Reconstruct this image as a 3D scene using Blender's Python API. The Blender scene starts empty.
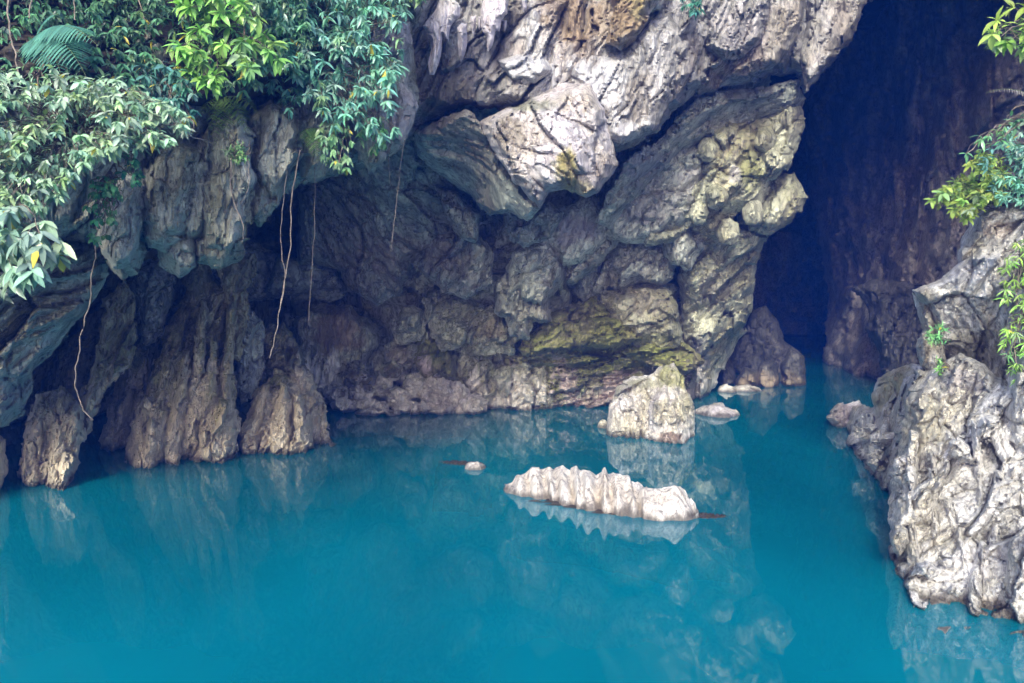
import bpy, math, random
import numpy as np
from mathutils import Vector
SC = bpy.context.scene
COL = SC.collection
rad = math.radians
W, H, F = 1024, 683, 804.0
CAMH = 4.0
PITCH = math.atan(51.5 / F)
ca, sa = math.cos(PITCH), math.sin(PITCH)

# ---------------------------------------------------------------- camera mapping
def world(px, py, D):
    """point seen at (px,py) in the photograph, D metres in front of the viewer (world Y)"""
    px = np.asarray(px, float); py = np.asarray(py, float); D = np.asarray(D, float)
    u = px - W / 2; v = py - H / 2
    Y = F * ca - v * sa; Z = -(v * ca + F * sa)
    k = D / Y
    return np.stack([u * k, D + 0 * u, CAMH + Z * k], -1)
def Dw(py):
    v = py - H / 2
    return CAMH * (F * ca - v * sa) / (v * ca + F * sa)

# ---------------------------------------------------------------- noise
def _h(ix, iy, seed):
    n = (ix.astype(np.int64) * 374761393 + iy.astype(np.int64) * 668265263 + seed * 1274126177) & 0xffffffff
    n = ((n ^ (n >> 13)) * 1274126177) & 0xffffffff
    n = (n ^ (n >> 16)) & 0xffffffff
    n = (n * 2246822519) & 0xffffffff
    return ((n ^ (n >> 15)) & 0xffffff) / float(0x1000000)
def perlin(x, y, seed=0):
    x0 = np.floor(x); y0 = np.floor(y); fx = x - x0; fy = y - y0
    ux = fx**3 * (fx * (fx * 6 - 15) + 10); uy = fy**3 * (fy * (fy * 6 - 15) + 10)
    def g(i, j):
        a = _h(x0 + i, y0 + j, seed) * 2 * math.pi
        return np.cos(a) * (fx - i) + np.sin(a) * (fy - j)
    a = g(0, 0) * (1 - ux) + g(1, 0) * ux
    b = g(0, 1) * (1 - ux) + g(1, 1) * ux
    return (a * (1 - uy) + b * uy) * 1.5
def fbm(x, y, seed=0, o=4):
    r = 0; a = 1; t = 0
    for i in range(o):
        r = r + a * perlin(x, y, seed + i * 17); t += a; a *= .5; x = x * 2.03 + 3.1; y = y * 2.03 + 1.7
    return r / t
def ridge(x, y, seed=0, o=3):
    r = 0; a = 1; t = 0
    for i in range(o):
        r = r + a * (1 - 2.2 * np.abs(perlin(x, y, seed + i * 31))); t += a; a *= .5; x = x * 2.1 + 5.3; y = y * 2.1 + 2.9
    return r / t
def facets(x, y, seed=0, tilt=1.0):
    """broken-block relief: cells with their own tilt and offset, with joints between them"""
    x0 = np.floor(x); y0 = np.floor(y)
    f1 = np.full(x.shape, 9.0); f2 = np.full(x.shape, 9.0); h = np.zeros(x.shape)
    for i in (-1, 0, 1):
        for j in (-1, 0, 1):
            cx = x0 + i; cy = y0 + j
            qx = cx + _h(cx, cy, seed) ; qy = cy + _h(cx, cy, seed + 5)
            dx = x - qx; dy = y - qy
            d = np.sqrt(dx * dx + dy * dy)
            off = _h(cx, cy, seed + 9) - .5
            gx = (_h(cx, cy, seed + 11) - .5) * 1.6 * tilt; gy = (_h(cx, cy, seed + 13) - .5) * 1.6 * tilt
            v = off + gx * dx + gy * dy
            c = d < f1
            f2 = np.where(c, f1, np.minimum(f2, d))
            h = np.where(c, v, h); f1 = np.where(c, d, f1)
    crack = np.clip((f2 - f1) / .08, 0, 1)
    return h - .34 * (1 - crack) ** 1.5

def sdf_poly(P, poly):
    """signed distance, positive inside"""
    poly = np.asarray(poly, float); n = len(poly)
    d = np.full(P.shape[:-1], 1e9); ins = np.zeros(P.shape[:-1], bool)
    for i in range(n):
        a = poly[i]; b = poly[(i + 1) % n]
        e = b - a; w = P - a
        t = np.clip((w @ e) / max(e @ e, 1e-9), 0, 1)
        q = w - t[..., None] * e
        d = np.minimum(d, np.hypot(q[..., 0], q[..., 1]))
        c = ((a[1] > P[..., 1]) != (b[1] > P[..., 1]))
        xi = a[0] + (P[..., 1] - a[1]) * (b[0] - a[0]) / (b[1] - a[1] if abs(b[1] - a[1]) > 1e-9 else 1e-9)
        ins ^= c & (P[..., 0] < xi)
    return np.where(ins, d, -d)

def tps(ctrl):
    c = np.asarray(ctrl, float).reshape(-1, 3)
    if len(c) < 3:
        if len(c) == 1: return lambda x, y: np.full(np.shape(x), c[0, 2])
        e = c[1, :2] - c[0, :2]
        return lambda x, y: c[0, 2] + (c[1, 2] - c[0, 2]) * np.clip(((x - c[0, 0]) * e[0] + (y - c[0, 1]) * e[1]) / (e @ e), -.5, 1.5)
    X = c[:, :2] / 100; n = len(c)
    U = lambda r2: np.where(r2 > 1e-12, r2 * np.log(np.maximum(r2, 1e-12)), 0)
    K = U(((X[:, None] - X[None]) ** 2).sum(-1)) + np.eye(n) * .05
    A = np.zeros((n + 3, n + 3)); A[:n, :n] = K; A[:n, n] = 1; A[:n, n + 1:] = X; A[n, :n] = 1; A[n + 1:, :n] = X.T
    A[n:, n:] += np.eye(3) * 1e-9
    s = np.linalg.solve(A, np.r_[c[:, 2], 0, 0, 0])
    lo, hi = c[:, 2].min() - 2, c[:, 2].max() + 3
    def f(x, y):
        x = x / 100; y = y / 100
        r = s[n] + s[n + 1] * x + s[n + 2] * y
        for i in range(n): r = r + s[i] * U((x - X[i, 0]) ** 2 + (y - X[i, 1]) ** 2)
        return np.clip(r, lo, hi)
    return f

# ---------------------------------------------------------------- objects
def tag(o, label=None, cat=None, group=None, kind=None):
    if label: o['label'] = label
    if cat: o['category'] = cat
    if group: o['group'] = group
    if kind: o['kind'] = kind
    return o
def empty(name, loc, label, cat, group=None):
    o = bpy.data.objects.new(name, None); COL.objects.link(o); o.location = loc; o.empty_display_size = .2
    return tag(o, label, cat, group)
def mesh_obj(name, V, Fq, mat, parent=None, loc=None, tint=None, smooth=True, tris=None, sharp=0):
    V = np.asarray(V, float)
    if parent is not None: base = np.array(parent.matrix_basis.translation)
    elif loc is not None: base = np.asarray(loc, float)
    else:
        base = V.mean(0); base[2] = V[:, 2].min()
    me = bpy.data.meshes.new(name)
    Fq = np.asarray(Fq, np.int32).reshape(-1, 4)
    me.vertices.add(len(V)); me.vertices.foreach_set('co', (V - base).ravel())
    nt = 0 if tris is None else len(tris)
    me.loops.add(len(Fq) * 4 + nt * 3)
    li = Fq.ravel()
    if nt: li = np.r_[li, np.asarray(tris, np.int32).ravel()]
    me.loops.foreach_set('vertex_index', li.astype(np.int32))
    me.polygons.add(len(Fq) + nt)
    st = np.arange(len(Fq)) * 4
    if nt: st = np.r_[st, len(Fq) * 4 + np.arange(nt) * 3]
    me.polygons.foreach_set('loop_start', st.astype(np.int32))
    me.update(calc_edges=True); me.validate()
    me.polygons.foreach_set('use_smooth', np.full(len(me.polygons), smooth))
    if sharp: me.set_sharp_from_angle(angle=rad(sharp))
    if tint is not None:
        at = me.color_attributes.new('tint', 'FLOAT_COLOR', 'POINT')
        at.data.foreach_set('color', np.asarray(tint, np.float32).ravel())
    me.materials.append(mat)
    o = bpy.data.objects.new(name, me); COL.objects.link(o)
    if parent is not None: o.parent = parent
    else: o.location = base
    return o

_seed = [10]; FM = 1.6
def rock(name, poly, ctrl, mat, R=.7, w=22, T=1.5, ang=70, L=1.2, st=2.5, a=(.25, .3, .12, .04), stain_shade=(), s=2.0,
         rag=3.0, grow=0.0, sharp=38, parent=None, label=None, cat=None, group=None, kind=None, seed=None):
    """one rock mass: outline, face distance D at control points, edges rolled back by R metres over w pixels,
    thickness T; relief a=(lumps, broken blocks, flutes, grit) in metres; L block size, st stretch along angle ang"""
    if seed is None: _seed[0] += 7; seed = _seed[0]
    poly = np.asarray(poly, float)
    x0, y0 = poly.min(0) - 8; x1, y1 = poly.max(0) + 8
    gx, gy = np.meshgrid(np.arange(x0, x1, s), np.arange(y0, y1, s))
    P = np.stack([gx, gy], -1)
    d = sdf_poly(P, poly) + grow
    k = min(1, .35 + w / 40)
    wpx = gx + 5 * fbm(gx / 16, gy / 16, seed + 71, 2)
    d = d + rag * k * (fbm(gx / 22, gy / 22, seed, 3) * .9 + 1.1 * facets(wpx / 17, gy / 17, seed + 72) + .5 * facets(wpx / 7, gy / 7, seed + 73) + .35 * fbm(gx / 6, gy / 6, seed + 3, 2))
    dy_, dx_ = np.gradient(d, s)
    g2 = dx_**2 + dy_**2 + 1e-6
    ins = d > 0
    cell = ins[:-1, :-1] | ins[1:, :-1] | ins[:-1, 1:] | ins[1:, 1:]
    used = np.zeros(ins.shape, bool)
    used[:-1, :-1] |= cell; used[1:, :-1] |= cell; used[:-1, 1:] |= cell; used[1:, 1:] |= cell
    out = used & ~ins
    mx = np.clip(-dx_ * d / g2, -1.3 * s, 1.3 * s); my = np.clip(-dy_ * d / g2, -1.3 * s, 1.3 * s)
    X = np.where(out, gx + mx, gx); Yp = np.where(out, gy + my, gy)
    D0 = tps(ctrl)(X, Yp)
    dd = np.maximum(d, 0)
    wv = w * (.75 + .7 * fbm(X / 30, Yp / 30, seed + 74, 2) + .5 * facets(X / 40, Yp / 40, seed + 75))
    t = np.clip(dd / np.maximum(wv, w * .3), 0, 1); prof = .3 * np.sqrt(1 - (1 - t) ** 2) + .7 * t
    W3 = world(X, Yp, D0); wm = W3[ins].mean(0); Q = W3[ins] - wm
    _, _, vt = np.linalg.svd(Q[:: max(1, len(Q) // 3000)], full_matrices=False); nn = vt[2]
    t1 = np.cross(nn, (0, 0, 1.)); t1 = t1 / max(np.linalg.norm(t1), 1e-6)
    if t1[0] < 0: t1 = -t1
    t2 = np.cross(t1, nn); t2 = t2 * (1 if t2[2] > 0 else -1)
    mxx = (W3 - wm) @ t1; mzz = (W3 - wm) @ t2
    th = rad(ang); al = mxx * math.cos(th) + mzz * math.sin(th); ac = -mxx * math.sin(th) + mzz * math.cos(th)
    wx = .35 * fbm(al / L * .8, ac / L * .8, seed + 40, 3); wy = .35 * fbm(al / L * .8 + 9, ac / L * .8, seed + 41, 3)
    A = al / (L * st) + wx * .45; B = ac / L + wy * .7
    a = (a[0], a[1] * FM, a[2] * .7, a[3])
    rel = a[0] * fbm(al / L * .45, ac / L * .45, seed + 1, 2)
    rel = rel + a[1] * (facets(A, B, seed + 2) + .42 * facets(A * 2.3 + 4 + wx, B * 2.3 + wy, seed + 3) + .2 * facets(A * 5.2 + wy, B * 5.2, seed + 33) + .09 * facets(A * 11.2 + wy, B * 10.2, seed + 34))
    rel = rel + a[2] * ridge(A * .9 + 2, B * 3.0, seed + 4, 3)
    rel = rel + a[3] * fbm(al * 6, ac * 6, seed + 6, 3)
    rel = rel * (.35 + .65 * np.clip(dd / (w * .5), 0, 1))
    Df = D0 + R * (1 - prof) - rel
    Db = D0 + R + T * prof + .3 * fbm(al, ac, seed + 8, 2)
    n = int(used.sum()); idf = np.full(used.shape, -1); idf[used] = np.arange(n)
    idb = idf.copy(); m = int((used & ins).sum()); idb[used & ins] = n + np.arange(m)
    Vf = world(X[used], Yp[used], Df[used]); Vb = world(X[used & ins], Yp[used & ins], Db[used & ins])
    V = np.vstack([Vf, Vb])
    cy, cx = np.nonzero(cell)
    def q(I): return np.stack([I[cy, cx], I[cy + 1, cx], I[cy + 1, cx + 1], I[cy, cx + 1]], -1)
    qf = q(idf); qb = q(idb)[:, ::-1]
    Fq = np.vstack([qf, qb])
    # stains: coloured patches of the stone
    tint = np.zeros((len(V), 4))
    sx = np.r_[X[used], X[used & ins]]; sy = np.r_[Yp[used], Yp[used & ins]]
    for i, sn in enumerate(stain_shade):
        (cx_, cy_, rx, ry, col, al_) = sn
        r = np.hypot((sx - cx_) / rx, (sy - cy_) / ry)
        mm = np.clip((1.05 - r + .75 * fbm(sx / 14, sy / 14, seed + 60 + i, 4)) * 2.2, 0, 1) * al_
        tint[:, :3] = tint[:, :3] * (1 - mm[:, None]) + np.array(col)[None] * mm[:, None]
        tint[:, 3] = tint[:, 3] + mm * (1 - tint[:, 3])
    ok = tint[:, 3] > 1e-4
    tint[ok, :3] = np.clip(tint[ok, :3] / tint[ok, 3:4], 0, 1)
    o = mesh_obj(name, V, Fq, mat, parent, tint=tint, sharp=sharp)
    tag(o, label, cat, group, kind)
    return o

# ---------------------------------------------------------------- materials
def nt_mat(name):
    m = bpy.data.materials.new(name); m.use_nodes = True
    nt = m.node_tree; nt.nodes.clear()
    return m, nt
class N:
    def __init__(s, nt): s.nt = nt
    def __call__(s, t, **k):
        n = s.nt.nodes.new(t)
        for a_, v in k.items():
            if a_.startswith('i_'): n.inputs[a_[2:].replace('_', ' ')].default_value = v
            else: setattr(n, a_, v)
        return n
    def l(s, a_, b): s.nt.links.new(a_, b)
    def math(s, op, x, y=None, clamp=False):
        n = s.nt.nodes.new('ShaderNodeMath'); n.operation = op; n.use_clamp = clamp
        for i, v in enumerate((x, y)):
            if v is None: continue
            if isinstance(v, (int, float)): n.inputs[i].default_value = v
            else: s.l(v, n.inputs[i])
        return n.outputs[0]
    def rng(s, v, a0, a1, b0=0., b1=1.):
        n = s.nt.nodes.new('ShaderNodeMapRange'); s.l(v, n.inputs[0])
        for i, k in enumerate((a0, a1, b0, b1)): n.inputs[i + 1].default_value = k
        return n.outputs[0]
    def mix(s, f, c1, c2, mode='MIX'):
        n = s.nt.nodes.new('ShaderNodeMix'); n.data_type = 'RGBA'; n.blend_type = mode
        for sock, v in ((n.inputs[0], f), (n.inputs[6], c1), (n.inputs[7], c2)):
            if isinstance(v, (int, float)): sock.default_value = v
            elif isinstance(v, tuple): sock.default_value = (*v[:3], 1)
            else: s.l(v, sock)
        return n.outputs[2]

def rock_mat(name, dark, light, accent, acc=.35, streak=(1.0, 1.0, .35), moss=.0, mosscol=(.11, .12, .035), tide=0., tidecol=(.42, .36, .30),
             bump=.5, scale=1.0, rot=(0, 0.35, 0)):
    m, nt = nt_mat(name); n = N(nt)
    geo = n('ShaderNodeNewGeometry')
    mp = n('ShaderNodeMapping'); mp.inputs['Scale'].default_value = streak; mp.inputs['Rotation'].default_value = rot
    n.l(geo.outputs['Position'], mp.inputs[0])
    def noise(sc, det=8, rough=.6, vec=mp, dist=.0):
        q = n('ShaderNodeTexNoise'); q.inputs['Scale'].default_value = sc * scale; q.inputs['Detail'].default_value = det
        q.inputs['Roughness'].default_value = rough; q.inputs['Distortion'].default_value = dist
        n.l(vec.outputs[0] if vec is mp else vec, q.inputs[0]); return q.outputs[0]
    n1 = noise(.9, 6, .68, dist=.4); n2 = noise(.35, 3, .6); n3 = noise(7.0, 5, .75, dist=.2); n4 = noise(26, 2, .7)
    c = n.mix(n.rng(n1, .38, .62), dark, light)
    c = n.mix(n.math('MULTIPLY', n.rng(n2, .48, .62), acc), c, accent)
    c = n.mix(n.rng(n3, .3, .7, .0, .75), c, n.mix(1.0, c, (1.55, 1.5, 1.5), 'MULTIPLY'))
    c = n.mix(n.rng(n3, .52, .40, .0, .7), c, n.mix(1.0, c, (.42, .40, .42), 'MULTIPLY'))
    # joints and small cracks (drawn darker)
    vv = n('ShaderNodeTexVoronoi', feature='DISTANCE_TO_EDGE'); vv.inputs['Scale'].default_value = 1.5 * scale
    wv = n('ShaderNodeVectorMath', operation='ADD'); nz = n('ShaderNodeTexNoise'); nz.inputs['Scale'].default_value = 1.8; nz.inputs['Detail'].default_value = 5
    n.l(mp.outputs[0], nz.inputs[0]); n.l(mp.outputs[0], wv.inputs[0]); n.l(nz.outputs[1], wv.inputs[1]); n.l(wv.outputs[0], vv.inputs['Vector'])
    crack = n.rng(vv.outputs[0], .0, .035)
    c = n.mix(n.math('MULTIPLY', n.rng(vv.outputs[0], .03, .0, 0, .8), n.rng(n2, .44, .56)), c, n.mix(1.0, c, (.30, .27, .26), 'MULTIPLY'))
    at = n('ShaderNodeAttribute', attribute_name='tint')
    tn = n.mix(n.rng(n3, .35, .65), n.mix(1.0, at.outputs['Color'], (.62, .62, .62), 'MULTIPLY'), at.outputs['Color'])
    c = n.mix(n.math('MULTIPLY', at.outputs['Alpha'], n.rng(n1, .3, .5, .45, 1.)), c, tn)
    sep = n('ShaderNodeSeparateXYZ'); n.l(geo.outputs['Position'], sep.inputs[0]); z = sep.outputs[2]
    if moss > 0:
        sn = n('ShaderNodeSeparateXYZ'); n.l(geo.outputs['Normal'], sn.inputs[0])
        f = n.math('MULTIPLY', n.rng(sn.outputs[2], -.15, .5), n.rng(noise(.7, 8, .7), .42, .58))
        c = n.mix(n.math('MULTIPLY', f, moss), c, n.mix(n.rng(n3, .35, .65), mosscol, tuple(k * 2.1 for k in mosscol)))
    if tide > 0:
        hz = n.math('ADD', z, n.rng(noise(.8, 5), .3, .7, -1.5, 1.5))
        f = n.math('MULTIPLY', n.rng(hz, tide + .25, tide - .35), .9)
        c = n.mix(f, c, n.mix(n.rng(n3, .3, .6), tuple(k * .5 for k in tidecol), tidecol))
    zz = n.math('ADD', z, n.rng(n1, .3, .7, -.08, .08))
    wet = n.rng(zz, .16, .05)
    c = n.mix(n.math('MULTIPLY', wet, .8), c, (.045, .035, .025))
    b = n('ShaderNodeBsdfPrincipled'); n.l(c, b.inputs['Base Color'])
    n.l(n.rng(wet, 0, 1, .78, .3), b.inputs['Roughness']); b.inputs['Specular IOR Level'].default_value = .35
    hgt = n.math('ADD', n.math('MULTIPLY', n3, .65), n.math('MULTIPLY', n4, .14))
    hgt = n.math('ADD', hgt, n.math('MULTIPLY', crack, .08)); hgt = n.math('ADD', hgt, n.math('MULTIPLY', n1, .6))
    bp = n('ShaderNodeBump'); bp.inputs['Strength'].default_value = bump; bp.inputs['Distance'].default_value = .22
    n.l(hgt, bp.inputs['Height']); n.l(bp.outputs[0], b.inputs['Normal'])
    o = n('ShaderNodeOutputMaterial'); n.l(b.outputs[0], o.inputs[0])
    return m

M = {}
M['over'] = rock_mat('overhang_limestone', (.17, .165, .14), (.44, .435, .42), (.24, .16, .10), .5, streak=(1.3, 1.3, .5), bump=.75, rot=(0, .6, 0))
M['pale'] = rock_mat('pale_limestone', (.33, .30, .28), (.60, .57, .58), (.40, .33, .20), .4, streak=(1.2, 1.2, .55), bump=.8, moss=.15)
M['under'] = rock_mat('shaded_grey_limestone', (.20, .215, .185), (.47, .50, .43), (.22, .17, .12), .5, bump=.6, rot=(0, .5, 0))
M['wall'] = rock_mat('back_wall_limestone', (.23, .235, .17), (.51, .52, .39), (.26, .20, .10), .5, moss=.35, tide=.85, tidecol=(.82, .77, .68), bump=.6)
M['mossy'] = rock_mat('mossy_limestone', (.13, .12, .07), (.27, .25, .15), (.26, .27, .08), .9, moss=.8, mosscol=(.15, .16, .04), tide=1.0, tidecol=(.62, .50, .45), bump=.7)
M['pillar'] = rock_mat('olive_brown_pillar_stone', (.29, .26, .155), (.60, .555, .36), (.20, .20, .06), .6, moss=.5, mosscol=(.12, .13, .035), tide=1.7, tidecol=(.80, .70, .52), bump=.8, streak=(1.3, 1.3, .35))
M['cliff'] = rock_mat('grey_green_cliff_stone', (.20, .21, .16), (.50, .51, .44), (.26, .25, .14), .6, moss=.4, mosscol=(.10, .11, .05), bump=.8, streak=(1.3, 1.3, .4))
M['cavern'] = rock_mat('cavern_stone', (.20, .185, .16), (.50, .46, .40), (.36, .29, .20), .6, bump=.7, streak=(1, 1, .8))
M['mound'] = rock_mat('shade_painted_mound_stone', (.055, .055, .05), (.15, .145, .13), (.12, .10, .07), .5, bump=.7)  # darker copy of the cavern stone, cave dimness painted into its colour
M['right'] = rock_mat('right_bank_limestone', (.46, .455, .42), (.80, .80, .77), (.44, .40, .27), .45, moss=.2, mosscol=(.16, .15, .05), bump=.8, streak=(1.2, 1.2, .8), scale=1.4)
M['white'] = rock_mat('white_washed_limestone', (.35, .335, .31), (.56, .55, .52), (.42, .36, .27), .5, bump=.6, scale=1.8)
M['boulder'] = rock_mat('white_boulder_stone', (.48, .45, .44), (.82, .80, .80), (.45, .42, .22), .4, bump=.8, scale=1.4, moss=.2, mosscol=(.2, .2, .06))

LIL = (.55, .545, .55); YEL = (.42, .36, .12); OCH = (.30, .20, .08); MOS = (.22, .24, .07); WHT = (.66, .63, .64); BRN = (.19, .15, .10); TEAL = (.12, .24, .22); DGR = (.10, .10, .10)
PNK = (.74, .69, .58)
#SCENE
# ================================================================ SETTING: cave walls, roof, water, bed
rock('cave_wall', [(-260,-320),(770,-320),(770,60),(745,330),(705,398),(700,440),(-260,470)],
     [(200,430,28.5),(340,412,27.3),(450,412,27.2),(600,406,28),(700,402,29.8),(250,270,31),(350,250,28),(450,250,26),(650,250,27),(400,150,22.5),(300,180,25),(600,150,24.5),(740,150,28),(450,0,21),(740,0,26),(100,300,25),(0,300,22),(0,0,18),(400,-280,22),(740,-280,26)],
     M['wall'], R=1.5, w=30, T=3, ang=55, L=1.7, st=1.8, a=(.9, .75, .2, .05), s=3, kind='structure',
     stain_shade=[(330,220,120,60,(.19,.20,.23),.7),(560,380,90,30,MOS,.6)])
# far right wall of the cavern
rock('cavern_wall', [(806,-330),(1420,-330),(1420,470),(826,470),(822,380),(826,330),(828,290),(820,255),(815,225),(808,190),(800,110)],
     [(820,-100,46),(820,100,48),(830,300,45),(835,400,39),(870,100,43),(870,300,40),(925,100,34),(925,300,30.5),(900,400,32),(1024,0,25.5),(1024,300,24),(1300,100,17),(1300,400,14),(880,-200,32)],
     M['cavern'], R=3.0, w=40, T=3, ang=60, L=1.9, st=1.5, a=(1.5, .75, .12, .10), s=2.0, sharp=0, kind='structure',
     stain_shade=[(990,60,60,70,(.24,.18,.12),.6),(860,120,50,120,(.20,.22,.25),.5)])  # blue-grey patch paints the shade on this wall's upper left
# dark tunnel behind, and the roof closing everything overhead
rock('tunnel_wall', [(560,-330),(1000,-330),(1000,500),(560,500)], [(600,0,66),(780,0,70),(900,0,66),(780,400,72),(600,400,64),(950,400,62)],
     M['cavern'], R=2, w=40, T=3, ang=80, L=3, st=2, a=(1.5, 1.2, .4, .1), s=5, kind='structure')
def sheet(name, x0, x1, y0, y1, zf, mat, step, kind='structure', up=True):
    gx, gy = np.meshgrid(np.arange(x0, x1 + .01, step), np.arange(y0, y1 + .01, step))
    V = np.stack([gx, gy, zf(gx, gy)], -1).reshape(-1, 3)
    r, c = gx.shape; I = np.arange(r * c).reshape(r, c)
    Fq = np.stack([I[:-1, :-1], I[:-1, 1:], I[1:, 1:], I[1:, :-1]], -1).reshape(-1, 4)
    if not up: Fq = Fq[:, ::-1]
    return tag(mesh_obj(name, V, Fq, mat), kind=kind)
sheet('cave_roof', -45, 45, 20, 90, lambda x, y: 17.5 + np.maximum(0, 26 - y) * .6 + 1.6 * fbm(x / 7, y / 7, 5, 4), M['cavern'], 1.2, up=False)
sheet('cave_roof_top', -60, 60, 17, 95, lambda x, y: 27 + .12 * (y - 17) + 2.5 * fbm(x / 9, y / 9, 15, 4), M['cliff'], 1.5)
def vwall(name, p0, p1, z0, z1, mat, seed):
    p0 = np.array(p0, float); p1 = np.array(p1, float); Ln = np.hypot(*(p1 - p0)); t = np.linspace(0, 1, int(Ln / 1.2)); z = np.linspace(z0, z1, 24)
    gt, gz = np.meshgrid(t, z); e = (p1 - p0) / Ln; nrm = np.array([-e[1], e[0]])
    off = 1.2 * fbm(gt * Ln / 5, gz / 5, seed, 4)
    V = np.stack([p0[0] + e[0] * gt * Ln + nrm[0] * off, p0[1] + e[1] * gt * Ln + nrm[1] * off, gz], -1).reshape(-1, 3)
    r, c = gt.shape; I = np.arange(r * c).reshape(r, c)
    return tag(mesh_obj(name, V, np.stack([I[:-1, :-1], I[:-1, 1:], I[1:, 1:], I[1:, :-1]], -1).reshape(-1, 4), mat), kind='structure')
vwall('cavern_back_wall', (-45, 86), (45, 86), -4, 32, M['cavern'], 3)
vwall('cavern_left_wall', (-16, 22), (-30, 86), -4, 32, M['cavern'], 7)
vwall('cavern_right_wall', (20, 18), (40, 86), -4, 32, M['cavern'], 9)
vwall('unseen_left_wall', (-70, -14), (-10.5, 12.5), -4, 34, M['cliff'], 29)  # unseen, added to keep side light out of the cave
vwall('unseen_right_wall', (13, 9), (70, -6), -4, 34, M['cliff'], 39)  # unseen, added on this side to close off stray light
vwall('cliff_above_cave', (-60, 19), (60, 24), 16, 34, M['cliff'], 19)

# water
m, nt = nt_mat('turquoise_water'); n = N(nt)
geo = n('ShaderNodeNewGeometry')
mp = n('ShaderNodeMapping'); mp.inputs['Scale'].default_value = (1, .45, 1); n.l(geo.outputs['Position'], mp.inputs[0])
n1 = n('ShaderNodeTexNoise'); n1.inputs['Scale'].default_value = .22; n1.inputs['Detail'].default_value = 3; n.l(mp.outputs[0], n1.inputs[0])
n2 = n('ShaderNodeTexNoise'); n2.inputs['Scale'].default_value = 1.1; n2.inputs['Detail'].default_value = 2.5; n2.inputs['Roughness'].default_value = .45; n.l(mp.outputs[0], n2.inputs[0])
c = n.mix(n.rng(n1.outputs[0], .35, .65), (.0012, .155, .215), (.0015, .235, .31))
bp = n('ShaderNodeBump'); bp.inputs['Strength'].default_value = .10; bp.inputs['Distance'].default_value = .07; n.l(n2.outputs[0], bp.inputs['Height'])
df = n('ShaderNodeBsdfDiffuse'); n.l(c, df.inputs[0])
tr = n('ShaderNodeBsdfTransparent'); tr.inputs[0].default_value = (.45, .85, .88, 1)
mx = n('ShaderNodeMixShader'); mx.inputs[0].default_value = .3; n.l(df.outputs[0], mx.inputs[1]); n.l(tr.outputs[0], mx.inputs[2])
gl = n('ShaderNodeBsdfGlossy'); gl.inputs['Roughness'].default_value = .015; n.l(bp.outputs[0], gl.inputs['Normal'])
fr = n('ShaderNodeFresnel'); fr.inputs[0].default_value = 1.5; n.l(bp.outputs[0], fr.inputs['Normal'])
m2 = n('ShaderNodeMixShader'); n.l(fr.outputs[0], m2.inputs[0]); n.l(mx.outputs[0], m2.inputs[1]); n.l(gl.outputs[0], m2.inputs[2])
o_ = n('ShaderNodeOutputMaterial'); n.l(m2.outputs[0], o_.inputs[0]); M['water'] = m
sheet('water', -300, 300, -250, 120, lambda x, y: x * 0, M['water'], 10)
m, nt = nt_mat('turquoise_silt'); n = N(nt); b = n('ShaderNodeBsdfDiffuse'); b.inputs[0].default_value = (.01, .36, .46, 1); o_ = n('ShaderNodeOutputMaterial'); n.l(b.outputs[0], o_.inputs[0]); M['silt'] = m
sheet('lake_bed', -300, 300, -250, 120, lambda x, y: -1.1 + .3 * fbm(x / 9, y / 9, 77, 3), M['silt'], 5)

# ================================================================ THE OVERHANG
ov = empty('rock_overhang', world(600, 100, 19), 'huge lilac grey limestone overhang with fluted slabs above the cave mouth', 'rock overhang')
rock('rock_face', [(392,-330),(1300,-330),(1300,-45),(1120,-34),(1000,-26),(905,-24),(868,0),(850,40),(835,60),(815,80),(803,92),(795,74),(760,82),(720,88),(700,95),(672,112),(662,130),(640,144),(612,152),(560,130),(500,108),(465,107),(418,128),(400,150),(390,90)],  # right end above the frame is added, an unseen roof shading the cavern wall
     [(430,20,17.6),(600,20,17.9),(850,10,22.5),(520,90,17.6),(600,130,18.2),(720,70,20.0),(800,70,21.8),(440,120,18.2),(500,-280,18),(800,-250,21),(1000,-250,22),(1000,-30,22.5),(1250,-40,21)],
     M['over'], R=1.2, w=26, T=3, ang=62, L=1.0, st=3.2, a=(.45, .38, .16, .03), s=1.7, parent=ov,
     stain_shade=[(600,20,60,30,OCH,.5),(440,95,40,35,BRN,.75),(660,95,50,50,LIL,.5),(770,40,40,50,(.28,.27,.24),.6),(648,10,14,14,TEAL,.5),(480,60,40,30,(.26,.23,.24),.5),(855,20,18,40,(.3,.26,.19),.6)])
rock('hanging_block', [(478,122),(498,112),(530,99),(562,82),(590,82),(603,108),(612,140),(618,166),(600,192),(585,197),(566,190),(549,193),(540,209),(524,194),(508,172),(490,146)],
     [(482,124,17.3),(560,85,17.0),(540,205,16.6),(615,165,16.9),(565,150,16.3)], M['pale'], R=.8, w=15, T=1.6, ang=125, L=.8, st=1.8, a=(.35,.26,.08,.03), s=1.5, rag=2, parent=ov,
     stain_shade=[(568,170,14,26,YEL,.9),(580,188,12,10,YEL,.6),(512,135,18,20,BRN,.6),(595,130,20,30,WHT,.5),(540,180,20,20,LIL,.6),(530,105,30,8,(.12,.14,.05),.6)],
     label='pale square-edged block jutting down with a yellow stain')
rock('side_slab', [(414,132),(440,118),(466,108),(484,124),(510,172),(540,208),(527,222),(510,213),(490,217),(470,196),(440,176),(418,155)],
     [(420,135,18.7),(480,122,17.7),(530,214,18.0),(455,185,20.3),(500,170,18.6)], M['under'], R=.6, w=12, T=1.5, ang=130, L=.8, st=3, a=(.2,.14,.14,.02), s=1.7, parent=ov,
     stain_shade=[(505,190,25,25,(.22,.27,.24),.6)])
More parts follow.
